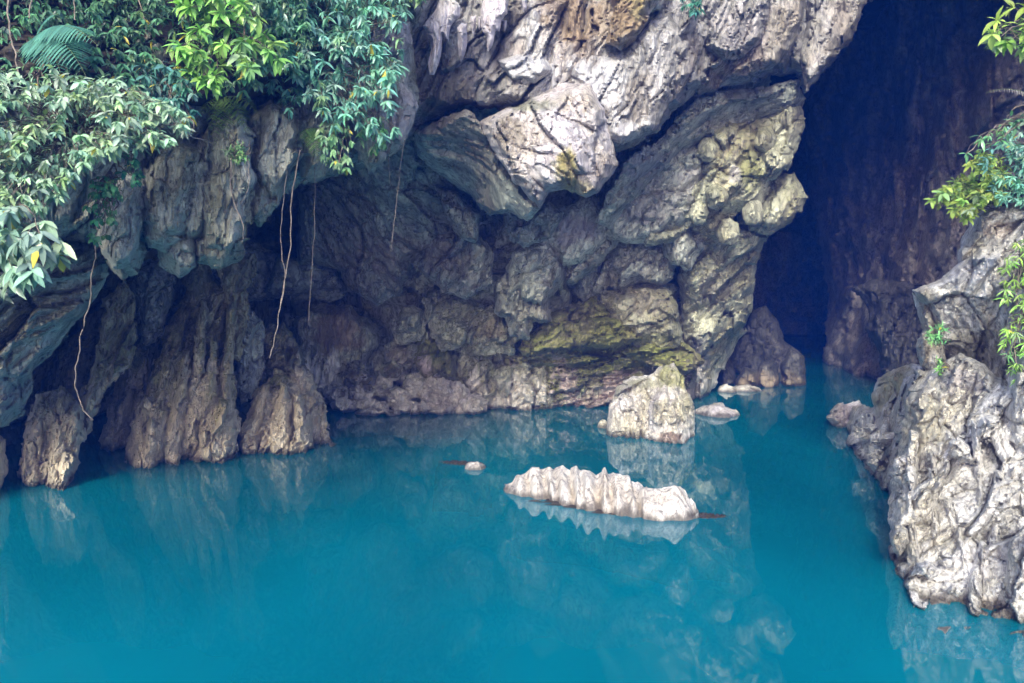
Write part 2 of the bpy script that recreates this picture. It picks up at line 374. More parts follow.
rock('upper_block', [(556,48),(590,46),(622,52),(634,40),(650,20),(668,14),(700,50),(690,80),(668,106),(655,132),(622,146),(608,140),(596,112),(570,84),(556,66)],
     [(560,55,17.5),(640,50,17.7),(690,70,18.4),(620,140,17.4)], M['over'], R=.6, w=13, T=1.4, ang=66, L=.75, st=3, a=(.25,.26,.14,.03), s=1.6, rag=2, parent=ov,
     stain_shade=[(590,80,34,30,LIL,.85),(640,100,20,30,BRN,.5),(680,60,16,26,(.30,.29,.27),.6),(625,135,20,10,WHT,.5)])
rock('lip_block', [(496,60),(520,52),(545,56),(552,72),(535,84),(512,82)], [(520,65,17.0)], M['over'], R=.5, w=10, T=.8, ang=30, L=.6, a=(.1,.12,.06,.02), s=1.6, rag=2, parent=ov, stain_shade=[(520,66,26,14,LIL,.7)])
for pl, cc, sd in (([(700,-70),(770,-70),(772,0),(764,34),(745,58),(722,62),(706,50),(698,20)], [(710,0,18.9),(760,30,19.2)], 501),
                   ([(752,-80),(812,-80),(806,0),(797,38),(778,66),(746,76),(730,74),(748,40)], [(800,0,20.4),(750,60,19.8)], 502),
                   ([(812,-90),(885,-90),(868,0),(850,40),(832,60),(806,92),(800,60),(806,20)], [(860,0,22.2),(805,60,21.0)], 503)):
    rock('fluted_slab', pl, cc, M['over'], R=.7, w=12, T=1.2, ang=68, L=.5, st=6, a=(.15,.2,.12,.02), s=1.6, rag=2.5, parent=ov, seed=sd,
         stain_shade=[(740,30,30,26,(.52,.48,.47),.6),(790,40,30,50,(.36,.34,.27),.5),(850,30,30,60,(.30,.26,.2),.5)])
rock('brown_seam', [(596,-60),(668,-60),(660,0),(642,30),(622,50),(606,44),(612,10)], [(630,0,17.3)], M['over'], R=.5, w=10, T=.8, ang=62, L=.4, st=4, a=(.1,.22,.1,.03), s=1.6, parent=ov, stain_shade=[(625,15,30,40,OCH,.8),(640,0,14,20,YEL,.4)])
# pale stalactites and curtains on the overhang's edge
def stal(name, zp, D, sd):
    pl = [(300 + x / 2.97, y / 2.97 - (14 if y <= 8 else 0)) for x, y in zp]
    cx = np.mean([p[0] for p in pl]); cy = np.mean([p[1] for p in pl])
    return rock(name, pl, [(cx, cy, D)], M['boulder'], R=.22, w=6, T=.2, ang=88, L=.22, st=3.5, a=(.05,.06,.06,.02), s=1.1, rag=1.6, parent=ov, seed=sd, stain_shade=[(cx,cy,30,50,(.58,.52,.57),.7)])
stal('stone_curtain', [(362,78),(395,38),(432,5),(478,18),(474,50),(455,66),(446,80),(441,125),(428,112),(424,100),(420,150),(412,182),(400,224),(384,222),(380,190),(390,150),(393,118),(378,100)], 16.6, 902)
stal('stone_curtain', [(535,30),(560,0),(625,0),(616,40),(598,60),(594,95),(582,92),(572,130),(562,157),(553,152),(556,112),(540,96)], 16.6, 906)
stal('stalactite', [(464,82),(480,66),(497,70),(497,128),(490,150),(478,182),(471,152)], 16.65, 904)
stal('stalactite', [(507,52),(524,46),(522,90),(516,112),(509,92)], 16.75, 905)
stal('stalactite', [(527,48),(542,50),(538,80),(534,98),(529,82)], 16.75, 907)
stal('stalactite', [(655,8),(676,5),(672,28),(664,38)], 16.8, 908)
stal('stalactite', [(602,60),(618,56),(612,88),(606,96)], 16.8, 909)

# ================================================================ RIGHT SHOULDER under the overhang
sh = empty('rock_shoulder', world(740, 170, 24), 'brown knobbly rock shoulder hanging below the overhang, left of the dark cave opening', 'rock mass')
rock('rock_ledge', [(596,222),(612,186),(626,160),(656,142),(690,104),(712,92),(752,88),(798,80),(806,100),(800,114),(764,124),(732,142),(706,140),(684,152),(658,178),(632,200),(612,232)],
     [(620,180,20.5),(700,105,21.0),(790,95,22.4),(640,200,22.3),(740,135,23.2)], M['under'], R=.7, w=14, T=1.5, ang=35, L=.7, st=2.5, a=(.25,.22,.12,.03), s=1.8, parent=sh, stain_shade=[(650,165,40,20,(.26,.27,.33),.6)])
rock('rock_mass', [(703,132),(728,118),(762,116),(798,98),(806,125),(798,144),(791,164),(772,182),(762,204),(738,214),(716,238),(690,232),(688,184),(699,160)],
     [(710,140,22.4),(795,110,22.9),(740,180,22.5),(710,230,23.8)], M['wall'], R=.8, w=16, T=1.8, ang=58, L=.8, st=2, a=(.4,.36,.14,.03), s=1.7, parent=sh,
     stain_shade=[(750,165,16,26,MOS,.6),(735,175,7,12,WHT,.8),(790,120,12,20,(.33,.30,.22),.6),(740,140,30,20,BRN,.5)])
rock('rock_knob', [(744,192),(768,180),(794,172),(806,198),(795,219),(770,236),(748,232)], [(772,200,24)], M['wall'], R=1.0, w=18, T=1.4, ang=65, L=.6, st=3, a=(.15,.18,.12,.02), s=1.7, parent=sh)
rock('folded_block', [(598,238),(606,214),(622,190),(648,164),(676,146),(702,142),(706,168),(698,196),(686,222),(660,240),(626,246)],
     [(610,225,22.6),(660,160,22.2),(690,215,23)], M['under'], R=.8, w=16, T=1.6, ang=55, L=.6, st=2.2, a=(.25,.28,.12,.03), s=1.7, parent=sh, stain_shade=[(690,180,12,20,WHT,.4),(650,200,40,30,(.30,.28,.28),.5)])
for i, (x, y, r1, D) in enumerate(((708,150,11,22.0),(716,196,12,22.1),(700,212,11,22.5),(728,232,13,23.4),(752,212,12,22.9),(772,158,10,22.4),(764,140,12,22.2))):
    t = np.linspace(0, 2 * math.pi, 10)[:-1]
    rock('rock_knob', np.stack([x + r1 * np.cos(t), y + r1 * 1.15 * np.sin(t)], -1), [(x, y, D)], M['wall'], R=.5, w=r1, T=.6, ang=60, L=.35, st=1.8, a=(.1,.14,.08,.02), s=1.7, rag=2.5, parent=sh)
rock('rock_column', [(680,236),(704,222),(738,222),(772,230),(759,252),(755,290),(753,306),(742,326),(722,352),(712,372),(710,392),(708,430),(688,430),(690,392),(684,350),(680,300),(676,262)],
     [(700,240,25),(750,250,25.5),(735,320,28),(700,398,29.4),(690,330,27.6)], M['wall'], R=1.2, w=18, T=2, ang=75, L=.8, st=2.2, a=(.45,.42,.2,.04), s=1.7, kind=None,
     label='tall rough brown rock column dropping to the water left of the dark cave opening', cat='rock column', stain_shade=[(698,370,12,40,(.20,.20,.24),.7),(715,290,20,20,(.30,.27,.24),.6)])

# ================================================================ BLOCKS OF THE BACK WALL
def blk(name, poly, D, mat, label, stain_shade=(), R=.6, w=13, T=1.4, ang=60, L=.6, st=2, a=(.24,.34,.08,.03), cat='rock', group=None, **k):
    ctrl = D if isinstance(D, list) else [(poly[0][0], poly[0][1], D)]
    return rock(name, poly, ctrl, M[mat], R=R, w=w, T=T, ang=ang, L=L, st=st, a=a, stain_shade=stain_shade, label=label, cat=cat, group=group, s=1.6, **{'grow': 2.5, 'rag': 4, **k})
G = 'jutting rocks of the cave back wall'
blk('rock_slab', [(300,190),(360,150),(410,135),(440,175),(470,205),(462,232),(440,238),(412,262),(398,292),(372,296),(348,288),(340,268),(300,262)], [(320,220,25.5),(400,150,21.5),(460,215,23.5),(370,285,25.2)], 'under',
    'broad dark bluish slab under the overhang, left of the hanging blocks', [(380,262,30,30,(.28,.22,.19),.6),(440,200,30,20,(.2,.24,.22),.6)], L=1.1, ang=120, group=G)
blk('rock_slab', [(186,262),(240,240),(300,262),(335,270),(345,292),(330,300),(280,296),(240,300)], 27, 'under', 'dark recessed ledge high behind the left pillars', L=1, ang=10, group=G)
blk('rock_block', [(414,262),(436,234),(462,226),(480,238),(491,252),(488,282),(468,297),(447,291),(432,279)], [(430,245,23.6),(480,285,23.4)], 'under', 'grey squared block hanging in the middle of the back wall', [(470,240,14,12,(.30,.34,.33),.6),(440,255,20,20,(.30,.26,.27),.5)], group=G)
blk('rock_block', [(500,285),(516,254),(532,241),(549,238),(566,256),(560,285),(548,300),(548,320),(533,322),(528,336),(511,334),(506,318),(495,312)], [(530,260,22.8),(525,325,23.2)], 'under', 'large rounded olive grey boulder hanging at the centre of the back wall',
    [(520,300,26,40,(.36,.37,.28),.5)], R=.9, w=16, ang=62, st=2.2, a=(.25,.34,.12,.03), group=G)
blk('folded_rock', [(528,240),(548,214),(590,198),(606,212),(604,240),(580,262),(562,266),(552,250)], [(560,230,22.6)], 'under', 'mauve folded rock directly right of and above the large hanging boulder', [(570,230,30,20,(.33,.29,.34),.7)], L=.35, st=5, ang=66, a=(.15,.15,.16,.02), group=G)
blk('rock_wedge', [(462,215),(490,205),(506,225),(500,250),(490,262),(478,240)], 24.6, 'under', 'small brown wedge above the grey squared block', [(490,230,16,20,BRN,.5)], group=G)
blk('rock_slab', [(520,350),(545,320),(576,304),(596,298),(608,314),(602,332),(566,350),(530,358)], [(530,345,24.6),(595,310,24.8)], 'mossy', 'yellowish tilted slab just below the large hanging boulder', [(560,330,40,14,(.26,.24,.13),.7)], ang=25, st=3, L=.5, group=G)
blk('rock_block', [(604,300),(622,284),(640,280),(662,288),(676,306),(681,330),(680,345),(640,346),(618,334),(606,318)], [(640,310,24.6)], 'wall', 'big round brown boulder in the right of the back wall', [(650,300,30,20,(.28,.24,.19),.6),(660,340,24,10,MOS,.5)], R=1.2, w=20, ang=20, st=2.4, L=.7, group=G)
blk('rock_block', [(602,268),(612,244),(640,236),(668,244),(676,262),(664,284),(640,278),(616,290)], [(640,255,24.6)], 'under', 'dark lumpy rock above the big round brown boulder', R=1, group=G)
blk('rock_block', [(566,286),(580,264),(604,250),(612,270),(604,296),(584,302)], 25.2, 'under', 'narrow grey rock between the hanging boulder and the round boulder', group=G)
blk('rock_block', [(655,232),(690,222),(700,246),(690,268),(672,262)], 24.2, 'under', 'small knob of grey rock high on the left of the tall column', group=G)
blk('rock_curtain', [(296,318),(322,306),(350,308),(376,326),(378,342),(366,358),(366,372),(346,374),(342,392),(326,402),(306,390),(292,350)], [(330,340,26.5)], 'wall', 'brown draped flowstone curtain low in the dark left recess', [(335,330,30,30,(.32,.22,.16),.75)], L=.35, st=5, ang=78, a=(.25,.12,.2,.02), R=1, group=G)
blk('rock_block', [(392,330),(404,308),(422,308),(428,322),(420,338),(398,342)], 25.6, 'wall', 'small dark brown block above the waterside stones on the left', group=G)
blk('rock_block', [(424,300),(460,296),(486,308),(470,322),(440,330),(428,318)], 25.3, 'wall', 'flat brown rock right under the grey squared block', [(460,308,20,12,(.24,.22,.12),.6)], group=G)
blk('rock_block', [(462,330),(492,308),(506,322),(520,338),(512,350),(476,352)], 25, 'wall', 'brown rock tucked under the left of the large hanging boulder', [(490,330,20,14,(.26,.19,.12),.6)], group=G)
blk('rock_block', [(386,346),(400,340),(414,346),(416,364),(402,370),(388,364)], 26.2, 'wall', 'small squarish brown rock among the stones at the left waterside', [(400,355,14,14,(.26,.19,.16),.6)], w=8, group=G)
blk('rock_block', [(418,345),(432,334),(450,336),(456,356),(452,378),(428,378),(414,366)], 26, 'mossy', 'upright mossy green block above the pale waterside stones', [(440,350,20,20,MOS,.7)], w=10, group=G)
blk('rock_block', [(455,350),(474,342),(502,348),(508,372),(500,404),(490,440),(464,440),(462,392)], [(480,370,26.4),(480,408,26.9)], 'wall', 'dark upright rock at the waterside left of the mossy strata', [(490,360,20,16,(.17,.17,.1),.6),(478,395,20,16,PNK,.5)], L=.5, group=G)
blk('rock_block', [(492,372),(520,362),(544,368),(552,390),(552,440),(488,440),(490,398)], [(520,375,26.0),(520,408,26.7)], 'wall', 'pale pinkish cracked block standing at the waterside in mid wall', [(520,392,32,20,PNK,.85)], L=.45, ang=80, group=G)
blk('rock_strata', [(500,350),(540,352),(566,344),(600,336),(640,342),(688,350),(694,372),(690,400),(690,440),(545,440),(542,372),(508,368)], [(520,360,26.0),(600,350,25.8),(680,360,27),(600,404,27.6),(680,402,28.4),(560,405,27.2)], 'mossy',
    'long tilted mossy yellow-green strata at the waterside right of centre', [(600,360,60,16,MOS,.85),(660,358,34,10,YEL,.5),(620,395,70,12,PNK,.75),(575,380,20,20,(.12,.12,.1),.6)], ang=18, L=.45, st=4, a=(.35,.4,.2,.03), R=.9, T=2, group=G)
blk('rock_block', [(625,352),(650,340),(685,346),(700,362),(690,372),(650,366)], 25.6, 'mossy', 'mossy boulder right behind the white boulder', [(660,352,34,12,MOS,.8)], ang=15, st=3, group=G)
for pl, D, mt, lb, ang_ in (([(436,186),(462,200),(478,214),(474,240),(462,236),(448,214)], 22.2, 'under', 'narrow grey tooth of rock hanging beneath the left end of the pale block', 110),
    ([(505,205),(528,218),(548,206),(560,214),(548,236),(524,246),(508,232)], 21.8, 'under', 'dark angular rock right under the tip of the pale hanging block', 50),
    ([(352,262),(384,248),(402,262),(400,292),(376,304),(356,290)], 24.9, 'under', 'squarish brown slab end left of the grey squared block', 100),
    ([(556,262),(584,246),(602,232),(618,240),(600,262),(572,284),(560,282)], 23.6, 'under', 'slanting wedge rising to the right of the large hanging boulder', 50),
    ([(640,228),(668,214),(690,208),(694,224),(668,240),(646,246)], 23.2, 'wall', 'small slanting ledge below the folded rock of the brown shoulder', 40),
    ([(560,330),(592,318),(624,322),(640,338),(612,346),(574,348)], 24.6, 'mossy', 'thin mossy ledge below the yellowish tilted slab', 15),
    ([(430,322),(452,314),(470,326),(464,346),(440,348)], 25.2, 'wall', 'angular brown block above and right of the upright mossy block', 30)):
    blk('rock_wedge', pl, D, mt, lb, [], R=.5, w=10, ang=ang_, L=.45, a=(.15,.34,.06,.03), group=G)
# waterside stones, each of its own
rs = np.random.RandomState(4)
G2 = 'pale stones heaped along the back waterline'
for i, (x, y, rx, ry, pale) in enumerate(((346,405,14,8,0),(362,392,13,9,0),(372,407,18,7,0),(384,384,9,12,1),(398,397,14,10,1),(410,410,20,8,1),(416,386,11,13,1),(436,392,15,20,2),(456,398,14,18,2),(474,406,13,12,2),(446,412,30,7,2),(360,378,13,7,0),(336,392,10,8,0),(392,372,10,8,0),(380,414,22,5,1))):
    t = np.linspace(0, 2 * math.pi, 9)[:-1] + rs.uniform(0, 1)
    pl = np.stack([x + rx * np.cos(t) * rs.uniform(.8, 1.2, 8), y + ry * np.sin(t) * rs.uniform(.8, 1.2, 8)], -1)
    D = 26.4 - i * .03 - (y - 372) * .012
    rock('waterside_stone', pl, [(x, y, D)], M['boulder' if pale == 2 else 'wall'], R=.45, w=min(rx, ry) * .8, T=.6, ang=rs.uniform(20, 160), L=.35, st=1.6, a=(.1,.26,.05,.02), s=1.4, rag=4, grow=1.5,
         label=('small brown stone in the dark left end of the heap at the back waterline', 'pinkish stone in the middle of the heap at the back waterline', 'pale jagged stone at the right end of the heap at the back waterline')[pale], cat='stone',
         group=G2 + (', brown left end', ', pinkish middle', ', pale right end')[pale], stain_shade=[(x, y, rx * 1.3, ry * 1.3, (BRN, PNK, (.78,.72,.64))[pale], .85)])

# ================================================================ LEFT: upper cliff, bulbs, pillars
lc = empty('left_cliff', world(150, 200, 13), 'grey green cliff under the leafy shrubs, with rounded bulbs hanging on its lower edge', 'cliff')
rock('rock_face', [(-260,-330),(440,-330),(425,-60),(424,10),(412,40),(418,100),(400,150),(384,160),(340,176),(300,186),(268,208),(244,224),(200,238),(160,240),(128,246),(112,244),(60,244),(-20,250),(-260,240)],
     [(0,100,11.5),(200,180,13.2),(380,140,15.5),(0,250,11.5),(130,250,12.9),(300,170,14.8),(200,-50,13.5),(0,-200,12),(400,-200,16.8),(240,240,13.8)], M['cliff'], R=1.2, w=24, T=2.5, ang=78, L=.9, st=2.5, a=(.5,.35,.25,.03), s=2, parent=lc)
BUL = [([(143,170),(156,150),(180,140),(200,150),(196,186),(184,232),(166,251),(150,246),(143,220)],12.3), ([(198,150),(214,120),(238,110),(252,140),(250,190),(246,236),(228,250),(206,248),(200,200)],12.6),
       ([(248,120),(270,100),(296,110),(300,150),(284,176),(276,200),(260,226),(250,218)],13.2), ([(96,190),(124,170),(144,180),(142,232),(130,262),(114,266),(98,240)],12.0),
       ([(156,236),(176,226),(196,240),(194,264),(180,274),(162,266)],12.9), ([(296,120),(322,110),(334,140),(324,172),(304,182)],13.9), ([(356,110),(384,106),(392,140),(372,168),(360,160)],14.6), ([(110,236),(134,232),(146,250),(140,270),(122,276),(108,262)],12.7), ([(192,238),(214,232),(240,240),(244,256),(222,266),(198,262)],13.1), ([(180,150),(204,130),(214,180),(204,230),(188,252),(178,220)],12.8)]
for i, (pl, D) in enumerate(BUL):
    cxx = np.mean([p[0] for p in pl]); cyy = max(p[1] for p in pl)
    rock('rock_bulb', pl, [(cxx, cyy - 30, D - .15)], M['cliff'], R=.7, w=18, T=.9, ang=80, L=.35, st=3.5, a=(.15,.12,.10,.015), s=1.5, rag=3.5, grow=3, parent=lc, stain_shade=[(cxx, cyy - 20, 22, 30, (.56,.56,.44), .6)])
rock('stone_flake', [(392,92),(398,78),(412,92),(419,106),(412,128),(402,146),(388,142),(386,112)], [(400,110,14.9)], M['over'], R=.35, w=8, T=.3, ang=75, L=.25, st=5, a=(.06,.06,.07,.01), s=1.4, rag=1.2, parent=lc, stain_shade=[(404,118,14,30,(.50,.45,.42),.7)], label='pale pointed flake hanging beside the overhang')
rock('stone_flake', [(362,30),(384,16),(410,22),(412,44),(402,54),(380,60),(362,62)], [(388,40,15.2)], M['over'], R=.35, w=8, T=.5, ang=80, L=.25, st=4, a=(.06,.1,.07,.01), s=1.5, rag=2, parent=lc, stain_shade=[(390,35,24,20,(.46,.42,.42),.7)])
ll = rock('leaning_rock', [(-200,200),(60,236),(112,252),(108,276),(94,302),(66,336),(46,358),(34,370),(30,392),(22,412),(2,430),(-16,426),(-50,360),(-200,300)],
     [(0,250,11.6),(110,255,13.0),(60,335,13.6),(10,400,13.4),(-100,300,11)], M['cliff'], R=1.0, w=22, T=2.2, ang=48, L=.8, st=2.5, a=(.35,.35,.25,.03), s=1.8,
     label='grey leaning rock mass at the far left edge beneath the drooping shrub', cat='rock', stain_shade=[(12,395,26,26,(.48,.48,.42),.8),(60,300,40,30,(.24,.24,.18),.5)])
rock('rock_stub', [(-160,430),(-20,425),(4,436),(8,470),(-6,520),(-160,540)], [(-40,460,15.5)], M['pillar'], R=.8, w=14, T=1.2, label='brown rock stub cut off by the left edge of the photograph', cat='rock')

GP = 'rock pillars rising from the turquoise water on the left'
def pillar(parts, label, ribs=()):
    pts = [p for q in parts for p in q[0]]
    D = np.mean([c[2] for q in parts for c in q[1]])
    e = empty('rock_pillar', world(np.mean([p[0] for p in pts]), max(p[1] for p in pts) - 20, D), label, 'rock pillar', GP)
    for i, (pl, ct, nm, stn) in enumerate(parts):
        rock(nm, pl, ct, M['pillar'], R=.7, w=15, T=1.2, ang=72, L=.40, st=2.8, a=(.35,.30,.2,.03), s=1.4, rag=4.5, parent=e, stain_shade=stn)
    for (x0, y0, x1, y1, w_, D_) in ribs:
        rock('pillar_rib', [(x0-w_*.3,y0),(x0+w_*.3,y0),((x0+x1)/2+w_*.6,(y0+y1)/2),(x1+w_*.6,y1-8),(x1+w_*.5,y1+12),(x1-w_*.5,y1+12),(x1-w_*.7,y1-14),((x0+x1)/2-w_*.5,(y0+y1)/2)], [(x0,y0,D_+.5),(x1,y1,D_)], M['pillar'], R=.4, w=w_*.5, T=.6, ang=75, L=.3, st=2.5, a=(.12,.2,.08,.03), s=1.3, rag=4, parent=e, stain_shade=[(x1,y1-14,w_*2,34,CRM,.7)])
D1, D2, D3 = Dw(485), Dw(462), Dw(452)
CRM = (.72, .60, .42); OLV = (.17, .16, .07)
pillar([([(20,450),(26,420),(40,396),(62,384),(82,404),(86,430),(80,460),(73,486),(72,520),(18,520)], [(50,440,D1+.05),(50,480,D1)], 'pillar_base', [(50,455,30,36,CRM,.7)]),
        ([(80,402),(94,356),(104,300),(124,280),(136,292),(139,338),(131,364),(104,396),(92,430),(84,436)], [(110,300,D1+1.2),(90,420,D1+.6)], 'pillar_shaft', [(120,350,20,30,(.25,.24,.1),.7)])],
       'leftmost cream based rock pillar, leaning to the right',
       [(42,392,30,478,14,D1-.25),(66,396,58,480,16,D1-.2)])
pillar([([(98,460),(104,420),(116,380),(130,344),(150,348),(150,370),(142,400),(134,430),(124,462),(120,490),(98,490)], [(120,400,D2+1.0)], 'pillar_shaft', [(125,400,26,60,(.16,.14,.09),.6)])],
       'thin dark rock pillar between the leftmost pillar and the broad one')
pillar([([(122,462),(134,430),(148,392),(160,350),(166,322),(184,296),(204,272),(226,280),(230,310),(228,346),(236,386),(241,430),(234,456),(232,500),(122,500)], [(190,300,D2+1.2),(190,400,D2+.2),(180,462,D2),(230,455,D2+.3)], 'pillar_base',
         [(180,440,60,26,CRM,.75),(190,340,30,40,OLV,.6)]),
        ([(184,300),(182,262),(196,244),(210,254),(212,290),(200,312)], [(200,280,D2+1)], 'pillar_shaft', [(195,280,20,30,OLV,.6)]),
        ([(214,262),(232,248),(254,254),(254,274),(246,290),(248,330),(242,364),(230,360),(226,320),(222,286)], [(236,270,D2+.9),(240,340,D2+1.3)], 'pillar_knob', [(240,265,20,16,(.28,.22,.15),.7)]),
        ([(122,462),(130,436),(146,412),(160,418),(164,450),(158,476),(150,500),(124,500)], [(145,450,D2-.4)], 'pillar_foot', [(144,450,26,30,CRM,.8)]),
        ([(206,456),(206,416),(216,392),(230,396),(238,430),(234,456),(232,500),(206,500)], [(222,440,D2-.2)], 'pillar_foot', [(222,436,26,34,CRM,.8)])],
       'broadest olive and cream rock pillar, fluted at its foot',
       [(172,330,140,440,14,D2-.2),(186,350,172,456,15,D2-.4),(204,300,192,430,13,D2-.1),(214,340,206,450,12,D2-.35),(232,300,226,392,10,D2+.2),(160,400,152,456,12,D2-.5)])
pillar([([(234,452),(244,420),(256,392),(276,370),(292,374),(306,392),(312,420),(314,448),(312,480),(234,480)], [(275,400,D3+.4),(275,450,D3)], 'pillar_base', [(276,425,40,36,CRM,.85),(276,384,20,12,MOS,.7)]),
        ([(262,330),(284,322),(300,352),(318,384),(330,430),(334,446),(326,480),(300,480),(284,380),(264,360)], [(290,360,D3+1.6),(320,440,D3+.6)], 'pillar_shaft', [(300,380,40,60,(.10,.10,.08),.7)])],
       'low cone shaped cream rock pillar at the right end of the pillars',
       [(266,384,250,444,15,D3-.2),(284,380,280,446,16,D3-.3),(296,392,302,444,12,D3-.1)])
blk('rock_block', [(130,268),(150,262),(172,268),(170,300),(158,340),(146,346),(138,310)], 19.4, 'under', 'dark narrow rock in the shade behind the two left pillars', cat='rock')
blk('rock_block', [(244,300),(262,330),(262,372),(252,396),(242,400),(236,350)], 21, 'under', 'dark narrow rock between the broadest pillar and the cone shaped one', cat='rock')

# ================================================================ INNER CAVE BOULDERS
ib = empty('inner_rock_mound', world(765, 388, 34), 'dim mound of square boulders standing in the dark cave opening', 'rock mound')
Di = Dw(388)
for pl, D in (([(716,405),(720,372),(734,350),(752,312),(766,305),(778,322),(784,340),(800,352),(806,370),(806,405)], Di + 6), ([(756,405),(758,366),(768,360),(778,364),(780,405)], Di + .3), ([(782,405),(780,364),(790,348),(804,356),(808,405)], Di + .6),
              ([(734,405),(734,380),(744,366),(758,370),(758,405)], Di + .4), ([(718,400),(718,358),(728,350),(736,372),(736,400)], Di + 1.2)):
    rock('boulder', pl, [(765, 380, D)], M['mound'], R=.7, w=8, T=1.2, ang=85, L=.9, st=1.3, a=(.3,.25,.1,.03), s=1.6, rag=1.8, parent=ib, stain_shade=[(775,384,40,12,(.36,.28,.18),.8)])  # lighter foot patch paints light that reaches only the mound's bottom
def flatrock(name, label, x, y, wpx, hgt, depth, mat, seed, rotz=0, stain_shade=None, cat='rock', group=None, rows=26, pk=.3):
    """low rock breaking the surface: plan heightfield in metres, sunk skirt"""
    D = float(Dw(y)); c = world(x, y, D); hw = wpx / 2 * D / F
    u, v = np.meshgrid(np.linspace(-1.25, 1.25, rows * 2), np.linspace(-1.25, 1.25, rows))
    r = np.hypot(u, v) + .28 * fbm(u * 1.6, v * 1.6, seed, 3)
    h = hgt * (np.clip(1 - r, -.6, 1)) ** 1 * 1.4
    h = np.where(h > 0, hgt * np.sqrt(np.clip(h / hgt, 0, 1)), h * 1.5) + hgt * pk * facets(u * 2, v * 2, seed + 2) * np.clip(1.3 - r, 0, 1)
    cr, sr = math.cos(rotz), math.sin(rotz)
    X = c[0] + u * hw * cr - v * depth * sr; Y = D + u * hw * sr + v * depth * cr
    V = np.stack([X, Y, h], -1).reshape(-1, 3); R_, C_ = u.shape; I = np.arange(R_ * C_).reshape(R_, C_)
    Fq = np.stack([I[:-1, :-1], I[:-1, 1:], I[1:, 1:], I[1:, :-1]], -1).reshape(-1, 4)
    per = np.r_[I[0, :], I[1:, -1], I[-1, -2::-1], I[-2:0:-1, 0]]
    V = np.vstack([V, [[c[0], D, -1.6]]]); k = len(V) - 1
    tris = np.stack([np.roll(per, -1), per, np.full(len(per), k)], -1)
    tint = np.zeros((len(V), 4))
    if stain_shade: tint[:] = (*stain_shade[0], stain_shade[1])
    return tag(mesh_obj(name, V, Fq, mat, tint=tint, tris=tris), label, cat, group)
flatrock('flat_rock', 'small flat brown stone beside the inner mound, leftmost in the dark opening', 727, 391, 20, .25, .5, M['wall'], 21, stain_shade=((.36,.29,.22),.7))
flatrock('flat_rock', 'low flat pinkish stone at the foot of the inner mound', 745, 390, 30, .2, .5, M['wall'], 25, stain_shade=((.36,.30,.28),.7))
flatrock('flat_rock', 'flat pale slab lying in the water right of the white boulder', 716, 414, 40, .28, .7, M['boulder'], 23, rotz=.25, stain_shade=((.48,.44,.48),.6))

# ledge on the cavern's right wall
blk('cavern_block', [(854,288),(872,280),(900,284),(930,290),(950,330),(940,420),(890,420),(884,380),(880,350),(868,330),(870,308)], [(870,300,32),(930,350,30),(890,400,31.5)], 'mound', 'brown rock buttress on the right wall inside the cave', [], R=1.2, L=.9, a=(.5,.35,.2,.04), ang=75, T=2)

# ================================================================ WHITE BOULDER, LONG WHITE ROCK
bo = empty('white_boulder', world(650, 440, Dw(440)), 'tall craggy white boulder with a mossy yellow top standing in the water', 'boulder')
rock('boulder_body', [(606,432),(611,402),(616,386),(632,378),(650,376),(658,368),(674,362),(684,374),(690,396),(696,412),(694,432),(696,444),(700,490),(606,490)], [(650,390,Dw(438)+.3),(650,437,Dw(440)+.0),(612,425,Dw(430)),(694,436,Dw(443))], M['boulder'], R=1.1, w=24, T=1.3, ang=105, L=.5, st=1.8, a=(.35,.32,.16,.03), s=1.3, rag=2, parent=bo,
     stain_shade=[(674,378,20,14,(.42,.42,.16),.85),(684,400,10,20,(.46,.44,.22),.5),(645,383,20,8,(.46,.47,.26),.5),(668,436,14,7,(.28,.17,.12),.8)])
rock('boulder_shoulder', [(609,405),(622,392),(640,398),(644,420),(634,440),(632,470),(606,470),(606,428)], [(624,415,Dw(436)-.1)], M['boulder'], R=.5, w=10, T=.6, ang=100, L=.35, st=1.6, a=(.12,.2,.08,.02), s=1.3, rag=1.5, parent=bo)
rock('boulder_shoulder', [(650,400),(664,384),(680,392),(690,420),(690,440),(688,470),(652,470),(648,430)], [(668,420,Dw(441)-.15)], M['boulder'], R=.55, w=12, T=.6, ang=110, L=.35, st=1.8, a=(.12,.22,.1,.02), s=1.3, rag=1.5, parent=bo, stain_shade=[(682,405,8,18,(.46,.44,.22),.4),(668,438,14,6,(.28,.17,.12),.7)])
flatrock('small_rock', 'tiny white stone at the left foot of the tall white boulder', 604, 427, 14, .2, .25, M['boulder'], 41)

# long fluted rock: lobes skewed across a low ridge
A_ = world(510, 488, Dw(488)); B_ = world(692, 517, Dw(517))
ax = (B_ - A_); ln = np.linalg.norm(ax); e1 = ax / ln; e2 = np.array([-e1[1], e1[0], 0])
u, v = np.meshgrid(np.linspace(-.03, 1.03, 300), np.linspace(-1.35, 1.35, 90))
sk = u * ln + v * .32 + .05 * fbm(u * 6, v * 1.5, 3, 2) + .16 * fbm(u * 2.2, v * .3, 31, 1)
edges = np.array([-.3, .10, .42, .78, 1.0, 1.36, 1.56, 1.98, 2.22, 2.50, 2.72, 3.25, 3.9]) / 3.5 * ln
lobe = np.zeros(u.shape); amp = np.zeros(u.shape)
hs = [.5,.7,.9,.5,1,.6,1.0,.8,.5,.9,.35,.6]
for k_ in range(len(edges) - 1):
    tt = (sk - edges[k_]) / (edges[k_ + 1] - edges[k_]); inn = (tt >= 0) & (tt < 1)
    tt = np.clip(tt, 0, 1); pr_ = 1 - (.5 - .5 * np.cos(2 * math.pi * tt ** (.8 if k_ % 2 else 1.25))) * hs[k_]
    lobe = np.where(inn, pr_, lobe); amp = np.where(inn, hs[k_], amp)
lobe2 = facets(sk * 5, v * 1.6, 8)
